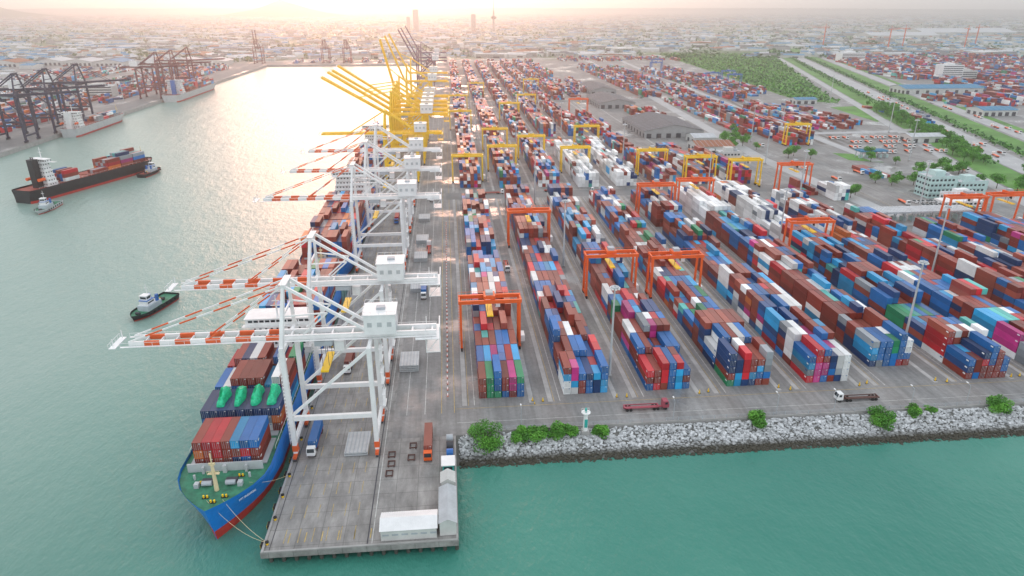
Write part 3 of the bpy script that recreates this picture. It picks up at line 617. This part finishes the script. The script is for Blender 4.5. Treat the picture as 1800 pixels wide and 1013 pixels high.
for x,y,a in((75,483,90),(110,479,-90),(-13,470,0),(86,330,0),(27.5,330,0),(144,300,0),(-13,360,180),(-30,275,0),(-8,250,180)): clone(tproto,(x,y,.04),math.radians(a))
pt=MB().box(-1.2,1.2,-7,-5,.6,3.2,WHITE).box(-1.1,1.1,-4.8,6,1,1.4,ORANGE).box(-1,1,-6.8,-5.6,.05,.9,BLACK).box(-1,1,3,5.5,.05,.9,BLACK).box(-1.1,1.1,-7.02,-6.9,2,3,GLASS)
pt=tag(pt.ob("parked_truck",None,(330,520,.05)),"small parked truck with orange trailer in the truck park","truck","parked trucks near the gate")
for rr_ in range(4):
    for i in range(16):
        if R()<.5: clone(pt,(384+i*5,598+rr_*24,.05),RU(-.05,.05)+math.radians(-12))
for x,y in((300,500),(292,540),(310,430),(250,420),(240,405),(345,410),(300,640),(318,720),(420,520),(560,840)): clone(pt,(x,y,.05),RU(-.3,.3))
car=MB(); car.box(-.9,.9,-2.2,2.2,.35,.95,WHITE); car.add([(-.8,-1.2,.95),(.8,-1.2,.95),(.8,1.6,.95),(-.8,1.6,.95),(-.65,-.6,1.45),(.65,-.6,1.45),(.65,1.2,1.45),(-.65,1.2,1.45)],[(4,5,6,7),(0,1,5,4),(1,2,6,5),(2,3,7,6),(3,0,4,7)],GLASS)
for y in(-1.4,1.4):
    for s in(-1,1): car.cyl((s*.7,y,.35),(s*.92,y,.35),.34,BLACK,8)
car=tag(car.ob("parked_car",None,(352,424,.05)),"small white car parked near the gate offices","car","cars parked near the gate")
for i in range(36): clone(car,(318+(i%12)*3.1+RU(-.3,.3),424+(i//12)*9-12,.05),math.pi*(i%2))

# ---------------------------------------------------------------- wharf furniture
def hatchstack(x,y,n,w_=7,d=11):
    r=MB()
    for k in range(n):
        z=.05+k*.75; r.box(x,x+w_,y,y+d,z+.1,z+.55,HLIGHT)
        for j in range(6): r.box(x+.3+j*w_/6,x+.6+j*w_/6,y+.2,y+d-.2,z+.55,z+.7,GREYP)
        r.box(x+.5,x+1,y+.5,y+d-.5,z,z+.1,DGREY).box(x+w_-1,x+w_-.5,y+.5,y+d-.5,z,z+.1,DGREY)
    return tag(r.ob("hatch_cover_stack"),"pile of grey ship hatch covers resting on the quay","hatch covers","hatch covers on the quay")
for x,y,n in((-34.5,174,2),(-21,224,4),(-20.5,300,3),(-20.5,342,3),(-20.5,372,3),(-20.5,415,3),(-33,255,3)): hatchstack(x,y,n)
def shed(x0,x1,y0,y1,h,roofm,axis,label):
    r=root("storage_shed",((x0+x1)/2,(y0+y1)/2,.03),0,label,"shed"); a,b_=(x1-x0)/2,(y1-y0)/2
    w_=MB().box(-a+.3,a-.3,-b_+.3,b_-.3,0,h,WALLC).gable(-a+.3,a-.3,-b_+.3,b_-.3,h,h+1.1,WALLC,axis); w_.ob("wall",r)
    t=MB(); E=b_ if axis=='y' else a; O=a if axis=='y' else b_; n_=int(2*E/.6); st=2*E/n_
    def pt3(o,e,z): return (o,e,z) if axis=='y' else (e,o,z)
    for i in range(n_):
        u=-E+i*st
        for s in(-1,1):
            t.add([pt3(0,u,h+1.35),pt3(s*O,u,h+.1),pt3(s*O,u+st*.8,h+.1),pt3(0,u+st*.8,h+1.35)],[(0,1,2,3)],roofm)
            t.add([pt3(0,u+st*.8,h+1.3),pt3(s*O,u+st*.8,h+.05),pt3(s*O,u+st,h+.05),pt3(0,u+st,h+1.3)],[(0,1,2,3)],roofm)
    t.ob("roof",r)
    n_=int(((x1-x0) if axis=='x' else (y1-y0))/2.4)
    for i in range(n_):
        d=MB()
        if axis=='x': d.box(-a+.7+i*2.4,-a+2.3+i*2.4,-b_+.22,-b_+.32,1.6,h-1.1,GREYP)
        else: d.box(-a+.22,-a+.32,-b_+.7+i*2.4,-b_+2.3+i*2.4,1.3,h-1,GLASS)
        d.ob("window",r)
    return r
shed(-20.8,-6.2,137.2,144.4,3.2,WHITE,'x',"low shed with white corrugated roof at the wharf end")
shed(-6,-1.2,137.8,152.2,4.0,ROOFG,'y',"long narrow shed with grey corrugated roof on the wharf side")
shed(-5.6,-1.4,152.8,157.6,4.8,WALLC,'y',"short pale shed joined behind the grey shed")
r=root("guard_kiosk",(-3.4,165,.03),0,"small teal and white kiosk beside the sheds","kiosk")
MB().box(-1.6,1.6,-2,2,0,3,TEAL).ob("wall",r); MB().box(-2,2,-2.4,2.4,3,3.25,WHITE).ob("roof",r); MB().box(-1.2,1.2,-2.06,-2.01,1.2,2.4,GLASS).ob("window",r)
for i,(y,m) in enumerate(((171.5,BLUEP),(175.3,DGREY),(179,GREYP))):
    tag(MB().cyl((-3.9,y,1.3),(-1.9,y,1.3),1.2,m,14).box(-3.6,-3.2,y-1,y+1,.03,.6,DGREY).box(-2.6,-2.2,y-1,y+1,.03,.6,DGREY).ob("storage_tank"),"cylindrical tank lying on cradles beside the kiosk","tank","tanks on the wharf")
for x,y in((-21.5,163),(-21.2,167.5),(-21.4,172),(-15.5,170),(-15.2,176)):
    tag(MB().box(x,x+2.2,y,y+.2,.3,.7,RUST).box(x,x+2.2,y+2.4,y+2.6,.3,.7,RUST).box(x,x+.2,y+.2,y+2.4,.3,.5,RUST).box(x+2.0,x+2.2,y+.2,y+2.4,.3,.5,RUST).box(x+.2,x+.4,y,y+2.6,.03,.3,DGREY).box(x+1.8,x+2.0,y,y+2.6,.03,.3,DGREY).ob("cargo_frame"),"dark rusty steel lifting frame lying on the wharf","lifting frame","lifting frames on the wharf")
bar=tag(MB().box(-.22,.22,-.7,.7,0,.3,ORANGE).box(-.12,.12,-.7,.7,.3,.75,WHITE).ob("traffic_barrier",None,(-3.4,206,.04)),"orange and white traffic barrier on the quay road","barrier","barriers along the quay road")
for i in range(1,50): clone(bar,(-3.4+RU(-.1,.1),206+i*4.2,.04))
lm=root("light_mast",(55.5,214,.03),0,"tall grey high mast light between container rows","light mast","high mast lights")
MB().cyl((0,0,0),(0,0,36),.5,HLIGHT,10,.28).box(-.7,.7,-.7,.7,0,.8,CONC).ob("pole",lm)
h=MB().cyl((0,0,35.2),(0,0,35.5),1.5,GREYP,12)
for i in range(8):
    a=i*math.pi/4; h.box(1.5*math.cos(a)-.35,1.5*math.cos(a)+.35,1.5*math.sin(a)-.35,1.5*math.sin(a)+.35,34.7,35.15,WHITE)
h.ob("lamp_head",lm)
for x,y in((178,228),(57,328),(57,450),(178,340),(240,300),(28,520),(178,450),(145,560),(57,580),(240,440),(300,400),(28,700),(115,700),(270,560),(300,660),(320,800),(115,900),(28,900),(350,700),(28,1150),(400,560),(470,700),(540,950),(-460,700),(-460,850),(-460,1050),(-460,1250)): clone(lm,(x,y,.03))
sl=root("street_lamp",(70,184.6,.03),0,"slim street lamp on the shore road","street lamp","street lamps on the shore road")
MB().cyl((0,0,0),(0,0,7),.12,GREYP,6,.07).beam((0,0,7),(0,1.6,7.3),.1,.1,GREYP).ob("pole",sl); MB().box(-.2,.2,1.3,2.2,7.25,7.45,WHITE).ob("lamp_shade",sl)
for x in(20,105,125,152,172,195): clone(sl,(x,184.6,.03))
cn_=tag(MB().box(-.25,.25,-.25,.25,0,.06,BLACK).cyl((0,0,.06),(0,0,.9),.2,YEL,8,.05).ob("traffic_cone",None,(26,198,.05)),"yellow marker cone at the end of a container row","cone","cones at the row ends")
for kk in range(12):
    for dx in(0,3.5): clone(cn_,(25.5+kk*BP+dx,200+RU(-1,1),.05),0,(1.6,1.6,1.6))
r=root("navigation_beacon",(40,180.5,.0),0,"white and green harbour beacon tower behind the rocks","beacon")
MB().cyl((0,0,-1),(0,0,7),.9,WHITE,8,.6).box(-1.2,1.2,-1.2,1.2,-1,.6,CONC).ob("tower",r); MB().cyl((0,0,7),(0,0,7.2),1.5,WHITE,10).rail((-1.2,-.9,7.2),(1.2,-.9,7.2),WHITE,.8,.8).rail((-1.2,.9,7.2),(1.2,.9,7.2),WHITE,.8,.8).ob("gallery",r)
MB().cyl((0,0,7.2),(0,0,8.6),.35,TEAL,8).ob("lantern",r); MB().box(-.5,.5,-.93,-.88,2,5,TEAL).ob("panel",r)
f=MB().box(3,330,YE+.6,YE+.85,0,.8,CONC)
for i in range(82): f.box(3+i*4,3.15+i*4,YE+.65,YE+.8,.8,2.1,GREYP)
for z in(1.3,1.7,2.05): f.box(3,330,YE+.7,YE+.74,z,z+.05,GREYP)
tag(f.ob("perimeter_wall"),"low concrete wall with wire fence along the shore road","wall")
sl_=MB().add([(-1,YE,-.05),(500,YE,-.05),(500,170,-4.6),(-1,170,-4.6)],[(3,2,1,0)],M("rock_base",(.14,.14,.13),.9)); struct(sl_.ob("shore_slope"))
def rock_mat():
    m=M("rock",(.47,.48,.49),.9,.4,.9); N=m.node_tree.nodes; L=m.node_tree.links; b=N["Principled BSDF"]; src=b.inputs["Base Color"].links[0].from_socket
    g=[x for x in N if x.type=='NEW_GEOMETRY'][0]; sx=N.new("ShaderNodeSeparateXYZ"); L.new(g.outputs["Position"],sx.inputs[0])
    m2=N.new("ShaderNodeMapRange"); m2.inputs[3].default_value=.65; m2.inputs[4].default_value=1.25; L.new(g.outputs["Random Per Island"],m2.inputs[0])
    v2=N.new("ShaderNodeVectorMath"); v2.operation='SCALE'; L.new(src,v2.inputs[0]); L.new(m2.outputs[0],v2.inputs["Scale"])
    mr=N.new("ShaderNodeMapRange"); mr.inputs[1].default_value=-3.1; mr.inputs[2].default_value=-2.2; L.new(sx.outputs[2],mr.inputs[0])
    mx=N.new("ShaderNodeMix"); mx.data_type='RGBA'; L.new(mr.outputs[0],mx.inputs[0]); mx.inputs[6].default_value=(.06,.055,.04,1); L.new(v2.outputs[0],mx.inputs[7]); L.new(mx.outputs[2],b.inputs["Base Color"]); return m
bm=bmesh.new(); bmesh.ops.create_icosphere(bm,subdivisions=1,radius=1); iv=np.array([v.co[:] for v in bm.verts]); ifc=np.array([[v.index for v in f.verts] for f in bm.faces])
NR=11000; VV=[];FFs=[]
for i in range(NR):
    x=RU(0,240); t=R(); y=YE-.2-12*t; z=-.05-4.6*t+.1; s=RU(.24,.6)
    if R()<.06: s*=1.5
    pv=iv*(1+np.random.uniform(-.25,.25,(len(iv),1)))*np.array([s*RU(.8,1.4),s*RU(.7,1.2),s*RU(.6,.9)])
    a=RU(0,6.3); c_,s_=math.cos(a),math.sin(a); pv=pv@np.array([[c_,s_,0],[-s_,c_,0],[0,0,1]]); VV.append(pv+np.array([x,y,z])); FFs.append(ifc+i*len(iv))
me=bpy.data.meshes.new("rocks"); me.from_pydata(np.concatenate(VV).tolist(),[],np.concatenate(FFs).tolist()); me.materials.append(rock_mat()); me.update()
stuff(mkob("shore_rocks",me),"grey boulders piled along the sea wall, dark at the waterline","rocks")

# ---------------------------------------------------------------- vegetation
def leafcloud(b,c,rad,n_,size,mat,flat=.8):
    for _ in range(n_):
        d=Vector((random.gauss(0,1),random.gauss(0,1),random.gauss(0,1))).normalized()*rad*(R()**.35); d.z*=flat
        p=Vector(c)+d; s=size*RU(.6,1.4)
        u=Vector((random.gauss(0,1),random.gauss(0,1),random.gauss(0,.6))).normalized(); v=u.cross(Vector((random.gauss(0,1),random.gauss(0,1),random.gauss(0,1)))).normalized()
        b.add([p-u*s,p-v*s*.6,p+u*s,p+v*s*.6],[(0,1,2,3)],mat)
def tree(loc,h,r_,name="tree",label="leafy green tree",grp=None,n_=130,low=False):
    r=root(name,loc,RU(0,6),label,"bush" if low else "tree",grp); t=MB().cyl((0,0,-.4),(0,0,h*.55),.3 if not low else .15,BARK,7,.12)
    b=MB()
    for i in range(13):
        a=RU(0,6.28); d=RU(.1,.8)*r_; z=h*RU(.45,.85) if not low else h*RU(.15,.72)*(1.1-.5*d/r_)
        c=(d*math.cos(a),d*math.sin(a),z); t.cyl((0,0,h*.3),c,.1,BARK,5,.04)
        leafcloud(b,c,r_*RU(.35,.5),n_,.3 if low else .45,LEAFA if i%2==0 else LEAFG2)
    t.ob("trunk",r); b.ob("crown",r); return r
for x,y,h,r_ in((8,177.8,9,6.8),(20,180.4,4.2,3.6),(25,180.4,4.8,4.2),(30.5,180.4,4.8,4.2),(35.5,180.4,4,3.4),(45,180.8,3.2,2.8),(97,180.6,6,4),(138,178.4,6,4.2),(151,181.7,5,3),(181,182,6,4.2),(158,182.0,2.6,2.3)):
    tree((x,y,-1.2),h,r_,"bush","round bright green bush growing on the rocks",  "bushes along the sea wall",250,True)
tp_=[tree((x,y,0),10,5,"tree","broad green tree near the yard roads","trees by the yard roads",90) for x,y in((283,640),(294,655),(276,668))]
spots=[(300,580),(310,590),(318,575),(332,478),(340,484),(324,486),(348,476),(281,446),(288,452),(390,514),(402,520),(414,512),(428,470),(440,480),(372,505),(455,470),(300,700),(310,730),(430,455),(445,462),(460,500),(385,470),(288,620),(270,655),(395,505),(408,508),(396,470),(404,462),(412,452),(270,640),(282,655),(268,628),(365,560),(372,575),(380,548),(460,560),(455,580),(448,545)]
for i in range(90):
    t=R(); x0=483+126*t; y0=537+363*t; spots.append((x0-RU(20,44),y0+RU(-5,5)))
for s in spots: clone(random.choice(tp_),(s[0],s[1],0),RU(0,6),(RU(.7,1.15),)*3)
wb=MB()
def inpoly(x,y,P):
    c=False; j=len(P)-1
    for i in range(len(P)):
        if (P[i][1]>y)!=(P[j][1]>y) and x<(P[j][0]-P[i][0])*(y-P[i][1])/(P[j][1]-P[i][1])+P[i][0]: c=not c
        j=i
    return c
GP=[(600,2000),(905,1935),(545,935),(500,960),(520,1180),(556,1520)]
cnt=0
while cnt<8000:
    x,y=RU(500,965),RU(935,2005)
    if not inpoly(x,y,GP): continue
    cnt+=1
    leafcloud(wb,(x,y,RU(.5,4)),2.5,1,RU(1.5,3.2),(LEAFD,LEAFA,LEAFG2)[random.choice((0,0,1,1,2))])
for _ in range(17000):
    y=1800+4500*R()**1.4; x=RU(-.85,.85)*y
    if -430<x<560 and y<1900: continue
    cx=round(x/220)*220+110*math.sin(y*.01)
    if abs(x-cx)>60: continue
    for k in range(2): leafcloud(wb,(x+RU(-12,12),y,RU(2,7)),4,1,RU(3,6.5),LEAFD)
for _ in range(3500):
    t=R(); x0=483+(939-483)*t; y0=537+1319*t; s=random.choice((-1,1)); leafcloud(wb,(x0+(-RU(17,30) if s<0 else RU(17,28)),y0,RU(.5,3)),2,1,RU(1,2.2),LEAFA if R()<.5 else LEAFD)
stuff(wb.ob("distant_woodland"),"green belts of trees and shrubs beyond the port","trees")
def strip(pts,w_,mat,z,name):
    b=MB(); P=[Vector((x,y,0)) for x,y in pts]; l_=[];r_=[]
    for i,p in enumerate(P):
        d=(P[min(i+1,len(P)-1)]-P[max(i-1,0)]).normalized(); n2=Vector((-d.y,d.x,0)); l_.append(p+n2*w_/2); r_.append(p-n2*w_/2)
    for i in range(len(P)-1): b.add([(l_[i].x,l_[i].y,z),(r_[i].x,r_[i].y,z),(r_[i+1].x,r_[i+1].y,z),(l_[i+1].x,l_[i+1].y,z)],[(0,1,2,3)],mat)
    return struct(b.ob(name))
R2=[(420,330),(483,537),(609,900),(939,1856),(1440,3300)]
gs=MB(); gs.add([(x,y,.05) for x,y in GP],[tuple(range(6))[::-1]],GRASS); gs.add([(500,770,.05),(525,790,.05),(560,905,.05),(510,895,.05)],[(0,1,2,3)],GRASS); gs.add([(400,480,.05),(440,470,.05),(452,520,.05),(405,530,.05)],[(0,1,2,3)],GRASS); gs.add([(350,568,.05),(375,556,.05),(378,590,.05),(352,600,.05)],[(0,1,2,3)],GRASS); struct(gs.ob("grass_field"))
strip(R2,24,ROADL,.11,"highway"); strip([(x+38,y) for x,y in R2],30,GRASS,.06,"verge"); strip([(x-30,y) for x,y in R2],30,GRASS,.07,"verge"); strip([(x+66,y-5) for x,y in R2],18,ROADL,.09,"highway")
strip([(x-54,y) for x,y in R2],11,ROADL,.09,"road"); strip([(x+84,y) for x,y in R2],10,GRASS,.06,"verge")
strip([(285,380),(280,500),(276,580),(296,900),(330,1400),(366,2026),(420,3200)],13,ROADL,.09,"road"); strip([(372,560),(385,900),(410,1400),(450,2000)],10,ROADL,.09,"road")
strip([(-3,476),(250,478),(300,500),(471,515)],18,ROADM,.06,"road"); strip([(-20,697),(300,697)],12,ROADM,.06,"road"); strip([(-20,992),(300,992)],12,ROADM,.06,"road")
strip([(-900,1850),(-400,1800),(0,1795),(560,1900),(950,1880)],16,ROADL,.09,"road"); strip([(-460,1900),(-700,3000),(-1200,5000)],18,ROADL,.09,"road")
strip([(-434,605),(-434,1690)],30,ROADM,.05,"quay_road"); strip([(360,700),(470,705),(530,720)],12,ROADL,.1,"road")
for dx in(0,9,18,27): strip([(366+dx,640),(392+dx,900),(450+dx,1300),(530+dx,2000)],4.5,BALLAST,.07+dx*.001,"railway_track")
b=MB()
for i in range(len(R2)-1):
    p=Vector((*R2[i],0)); q=Vector((*R2[i+1],0)); n_=int((q-p).length/14)
    for k in range(n_):
        a=p.lerp(q,k/n_); c=p.lerp(q,(k+.4)/n_); d=(q-p).normalized(); nx=Vector((-d.y,d.x,0))*.3; b.add([(*(a+nx).xy,.15),(*(a-nx).xy,.15),(*(c-nx).xy,.15),(*(c+nx).xy,.15)],[(0,1,2,3)],MARKW)
struct(b.ob("lane_marking"))
for i in range(34):
    t=R(); s=random.choice((-5,5,61,71)); clone(pt,(483+126*t*1.6+s,537+363*t*1.6,.14),math.radians(-19)+(math.pi if s in(-5,61) else 0))

# ---------------------------------------------------------------- buildings
def warehouse(x0,x1,y0,y1,h,roofm,label,axis='y',ribs=14,name="warehouse"):
    r=root(name,((x0+x1)/2,(y0+y1)/2,0),0,label,"warehouse"); a,b_=(x1-x0)/2,(y1-y0)/2; rh=min(a,b_)*.2; WL=WALLG if roofm is ROOFD else WALLC
    MB().box(-a,a,-b_,b_,0,h,WL).gable(-a,a,-b_,b_,h,h+rh,WL,axis).ob("wall",r)
    t=MB()
    def sl2(s,u0,u1,z):
        if axis=='y': return [(0,u0,h+rh+z),(s*(a+1),u0,h-.15+z),(s*(a+1),u1,h-.15+z),(0,u1,h+rh+z)]
        return [(u0,0,h+rh+z),(u0,s*(b_+1),h-.15+z),(u1,s*(b_+1),h-.15+z),(u1,0,h+rh+z)]
    E=b_+1 if axis=='y' else a+1
    for s in(-1,1):
        t.add(sl2(s,-E,E,.15),[(0,1,2,3)],roofm)
        for i in range(ribs):
            u=-E+(i+.5)*2*E/ribs; t.add(sl2(s,u-.2,u+.2,.4),[(0,1,2,3)],GREYP)
    t.ob("roof",r)
    n_=min(8,int((x1-x0)/9))
    for i in range(n_): MB().box(-a+2+i*2*a/n_,-a+7+i*2*a/n_,-b_-.1,-b_-.02,0,h*.65,DGREY).ob("door",r)
    n_=min(8,int((y1-y0)/9))
    for i in range(n_): MB().box(-a-.1,-a-.02,-b_+2+i*2*b_/n_,-b_+7+i*2*b_/n_,.0,h*.6,DGREY).ob("door",r)
    return r
warehouse(200,262,690,785,7,ROOFD,"wide warehouse with dark ribbed roof and grey walls")
warehouse(200,248,910,1000,7,ROOFD,"warehouse with dark roof beside container rows"); warehouse(218,258,1060,1160,7,ROOFD,"long dark roofed warehouse beside the yard")
warehouse(228,262,610,640,6,ROOFR,"low building with rusty brown roof",'x',8); warehouse(240,262,655,680,6,ROOFG,"small grey roofed shed",'x',6)
warehouse(702,830,1026,1066,8,ROOFB,"long low building with blue roof",'x',10); warehouse(480,510,930,950,6,ROOFB,"small building with teal roof",'x',5)
warehouse(655,700,800,830,7,ROOFB,"depot building with blue roof",'x',6); warehouse(455,490,640,660,6,ROOFG,"grey roofed workshop near the highway",'x',6)
warehouse(2150,2600,3100,3260,16,ROOFG,"huge pale distribution warehouse building",'x',10); warehouse(1750,2050,2850,2960,14,ROOFG,"large pale industrial warehouse building",'x',8)
for i in range(10):
    x=-560-i*75; warehouse(x,x+58,1690+20*(i%3),1760+20*(i%3),9,(ROOFG,ROOFG,ROOFR,ROOFB)[i%4],"port warehouse on the opposite terminal",'y',6)
for i in range(9): warehouse(-760-i*85,-700-i*85,1150+50*i,1230+50*i,9,(ROOFG,ROOFB,ROOFG,ROOFD)[i%4],"warehouse behind the opposite terminal",'y',6)
def canopy(x0,x1,y0,y1,h,m,label):
    r=root("gate_canopy",((x0+x1)/2,(y0+y1)/2,0),0,label,"canopy"); a,b_=(x1-x0)/2,(y1-y0)/2
    t=MB().box(-a,a,-b_,b_,h,h+1,m)
    for i in range(int(a)): t.box(-a+i*2,-a+i*2+.3,-b_+.1,b_-.1,h+1,h+1.2,m)
    t.ob("roof",r)
    for i in range(int(2*a/6)+1):
        for s in(-1,1): MB().beam((-a+1+i*6,s*(b_-1.5),0),(-a+1+i*6,s*(b_-1.5),h),.5,.5,GREYP).ob("column",r)
        MB().box(-a+2.5+i*6,-a+4.5+i*6,-2,2,.1,2.8,WALLT).ob("booth",r)
    return r
canopy(262,325,384,397,6.5,ROOFG,"long pale gate canopy over truck lanes"); canopy(362,388,572,582,6,ROOFB,"blue fuel station canopy roof"); canopy(318,345,402,412,7,WHITE,"pale gate canopy beside offices")
def office(x,y,w_,d,nf,wallm,label,cat="office building",loc_h=3.6,far=False):
    r=root("office_building",(x,y,0),0,label,cat); hh=nf*loc_h
    wl=MB().box(-w_/2,w_/2,-d/2,d/2,0,hh,wallm)
    for k in range(nf+1): wl.box(-w_/2-.2,w_/2+.2,-d/2-.2,d/2+.2,k*loc_h-.01 if k else .01,k*loc_h+.3,wallm)
    wl.ob("wall",r)
    for k in range(nf):
        z0,z1=k*loc_h+1.3,k*loc_h+2.7
        if far: MB().box(-w_/2+1,w_/2-1,-d/2-.08,-d/2-.01,z0,z1,GLASS).ob("window_band",r); continue
        for i in range(int(w_/3)): MB().box(-w_/2+.7+i*3,-w_/2+2.4+i*3,-d/2-.08,-d/2-.01,z0,z1,GLASS).ob("window",r)
        for i in range(int(d/3)): MB().box(-w_/2-.08,-w_/2-.01,-d/2+.7+i*3,-d/2+2.4+i*3,z0,z1,GLASS).ob("window",r)
    MB().box(-w_/2,w_/2,-d/2,d/2,hh+.3,hh+.45,ROOFG).box(-w_/2,w_/2,-d/2,-d/2+.3,hh+.45,hh+1.4,wallm).box(-w_/2,w_/2,d/2-.3,d/2,hh+.45,hh+1.4,wallm).box(-w_/4,w_/8,-d/4,d/4,hh+.45,hh+4,wallm).box(w_/5,w_/3,-d/6,d/6,hh+.45,hh+2.2,GREYP).ob("roof",r); return r
office(344,447,20,15,4,WALLT,"pale teal four storey gate office building"); office(366,445,20,14,3,WALLT,"pale teal office wing with flat roof"); office(345,422,24,10,2,WHITE,"low white office beside gate")
office(922,1235,40,22,7,WHITE,"white multi storey office block building",far=True); office(960,1240,30,20,4,WALLC,"white office annex with flat roof",far=True); office(245,580,20,12,2,WALLC,"small white yard office")
office(1000,1700,60,30,5,WHITE,"pale office block building with flat roof",far=True); office(-520,1120,40,20,4,WALLC,"terminal office on the opposite quay",far=True)
r=root("observation_tower",(268,4000,0),0,"tall slender observation tower on the horizon","tower")
MB().cyl((0,0,0),(0,0,105),7,CONC,10,4).ob("shaft",r); MB().cyl((0,0,60),(0,0,68),8,DGREY,12,17).cyl((0,0,68),(0,0,76),17,DGREY,12,9).ob("viewing_pod",r); MB().cyl((0,0,105),(0,0,165),2.2,CONC,8,.8).ob("spire",r)
for x,y,w_,h in((-150,3900,30,30),(-192,3950,20,20),(150,3820,24,24)): office(x,y,w_,24,h,WALLC,"grey residential tower block on the horizon","tower block",far=True)
def townmesh(kind):
    b=MB(); rm=(ROOFG,ROOFD,ROOFR,ROOFB,WHITE,ROOFG)[kind]
    if kind in(0,1,3): b.box(-.5,.5,-.5,.5,0,.75,WALLC).gable(-.52,.52,-.52,.52,.75,1,rm,'x')
    elif kind==2: b.box(-.5,.5,-.5,.5,0,.7,WALLC).gable(-.55,.55,-.55,.55,.7,1.05,rm,'y')
    else:
        b.box(-.5,.5,-.5,.5,0,1,WALLC).box(-.2,.2,-.2,.2,1,1.15,rm)
        for k in range(4): b.box(-.46,.46,-.505,-.5,.12+k*.23,.22+k*.23,GLASS)
    b.box(-.45,-.3,-.506,-.5,0,.3,DGREY).box(.1,.3,-.506,-.5,0,.4,DGREY)
    return b.mesh("town_building")
TMs=[townmesh(k) for k in range(6)]; TB=[]
for i_ in range(8000):
    y=1830+5200*R()**1.6 if i_<5600 else RU(5500,12000); x=RU(-.85,.85)*y
    if -430<x<560 and y<1880: continue
    if inpoly(x,y,[(500,1700),(1050,1960),(1000,2100),(560,2100)]): continue
    big=R()<(.25 if i_<5600 else .7); TB.append((x,y,RU(30,90) if big else RU(10,26),RU(20,50) if big else RU(9,18),RU(7,12) if big else RU(4,14),random.choice((0,1,2,3,4,5,1,3)),RU(-.4,.4)))
for _ in range(420):
    y=RU(620,1750); x=-RU(640,1500)
    if -x<.85*y+100 and -x>.35*y+320: TB.append((x,y,RU(15,60),RU(12,35),RU(5,11),random.choice((0,1,4,5,3)),RU(-.2,.2)))
for _ in range(60):
    x=RU(400,700);y=RU(560,900)
    if abs(x-(471+(y-515)*.34))>110 and x>480: TB.append((x+60,y,RU(8,20),RU(8,14),RU(3,7),random.randint(0,5),RU(-.2,.2)))
TB.sort(key=lambda t:t[0]**2+t[1]**2-(t[2]*60)**2*.3)
NM=("grey roofed","dark roofed","red roofed","blue roofed","flat roofed white","flat roofed grey")
for t in TB[:290]:
    o=mkob("town_building",TMs[t[5]],None,(t[0],t[1],0),t[6]); o.scale=(t[2],t[3],t[4]); tag(o,f"{NM[t[5]]} low building beyond the port","building","buildings beyond the port")
b=MB()
for t in TB[290:]:
    c_,s_=math.cos(t[6]),math.sin(t[6]); X,Y,w_,d,h,kd=t[0],t[1],t[2]/2,t[3]/2,t[4],t[5]
    P=[(X+a*w_*c_-e*d*s_,Y+a*w_*s_+e*d*c_) for a,e in((-1,-1),(1,-1),(1,1),(-1,1))]; rdg=[((P[0][0]+P[3][0])/2,(P[0][1]+P[3][1])/2),((P[1][0]+P[2][0])/2,(P[1][1]+P[2][1])/2)]
    V_=[(*p,0) for p in P]+[(*p,h*.75) for p in P]+[(*rdg[0],h),(*rdg[1],h)]
    b.add(V_,[(0,1,5,4),(1,2,6,5),(2,3,7,6),(3,0,4,7),(4,8,7),(5,6,9)],WALLC if kd!=1 else WALLG); b.add(V_,[(4,5,9,8),(7,8,9,6)],(ROOFG,ROOFD,ROOFR,ROOFB,ROOFG,ROOFG)[kd])
stuff(b.ob("distant_town"),"sprawl of small low buildings fading into haze","town")
for x,y,a in((1331,2069,.5),(1430,2150,2),(1600,2100,1.2),(1250,2300,3),(1750,2250,.2)):
    r=root("tower_crane",(x,y,0),a,"tall red construction tower crane","crane","construction tower cranes")
    MB().beam((0,0,0),(0,0,62),2.4,2.4,STRIPE).ob("mast",r); MB().beam((-14,0,62),(45,0,62),1.8,1.8,STRIPE,1,1).box(-14,-9,-1.6,1.6,58,61,CONC).ob("jib",r); MB().beam((0,0,62),(0,0,72),1,1,STRIPE).beam((0,0,72),(35,0,63),.4,.4,DGREY).beam((0,0,72),(-13,0,63),.4,.4,DGREY).ob("apex",r)
def hill(cx,cy_,rx,h,name="hill"):
    b=MB(); n1,n2=24,8; vs_=[]
    for j in range(n2+1):
        for i in range(n1):
            a=2*math.pi*i/n1; t=j/n2; rr=rx*t*(1+.15*math.sin(3*a)+.1*math.sin(7*a+1)); vs_.append((cx+rr*math.cos(a),cy_+rr*.5*math.sin(a),h*(1-t)**1.5*(1+.1*math.sin(5*a+j))-1))
    b.add(vs_,[(j*n1+i,j*n1+(i+1)%n1,(j+1)*n1+(i+1)%n1,(j+1)*n1+i) for j in range(n2) for i in range(n1)],LEAFD); struct(b.ob(name,smooth=True))
hill(-2100,9800,900,190); hill(-7300,9600,1500,230); hill(-5900,9900,1000,180)
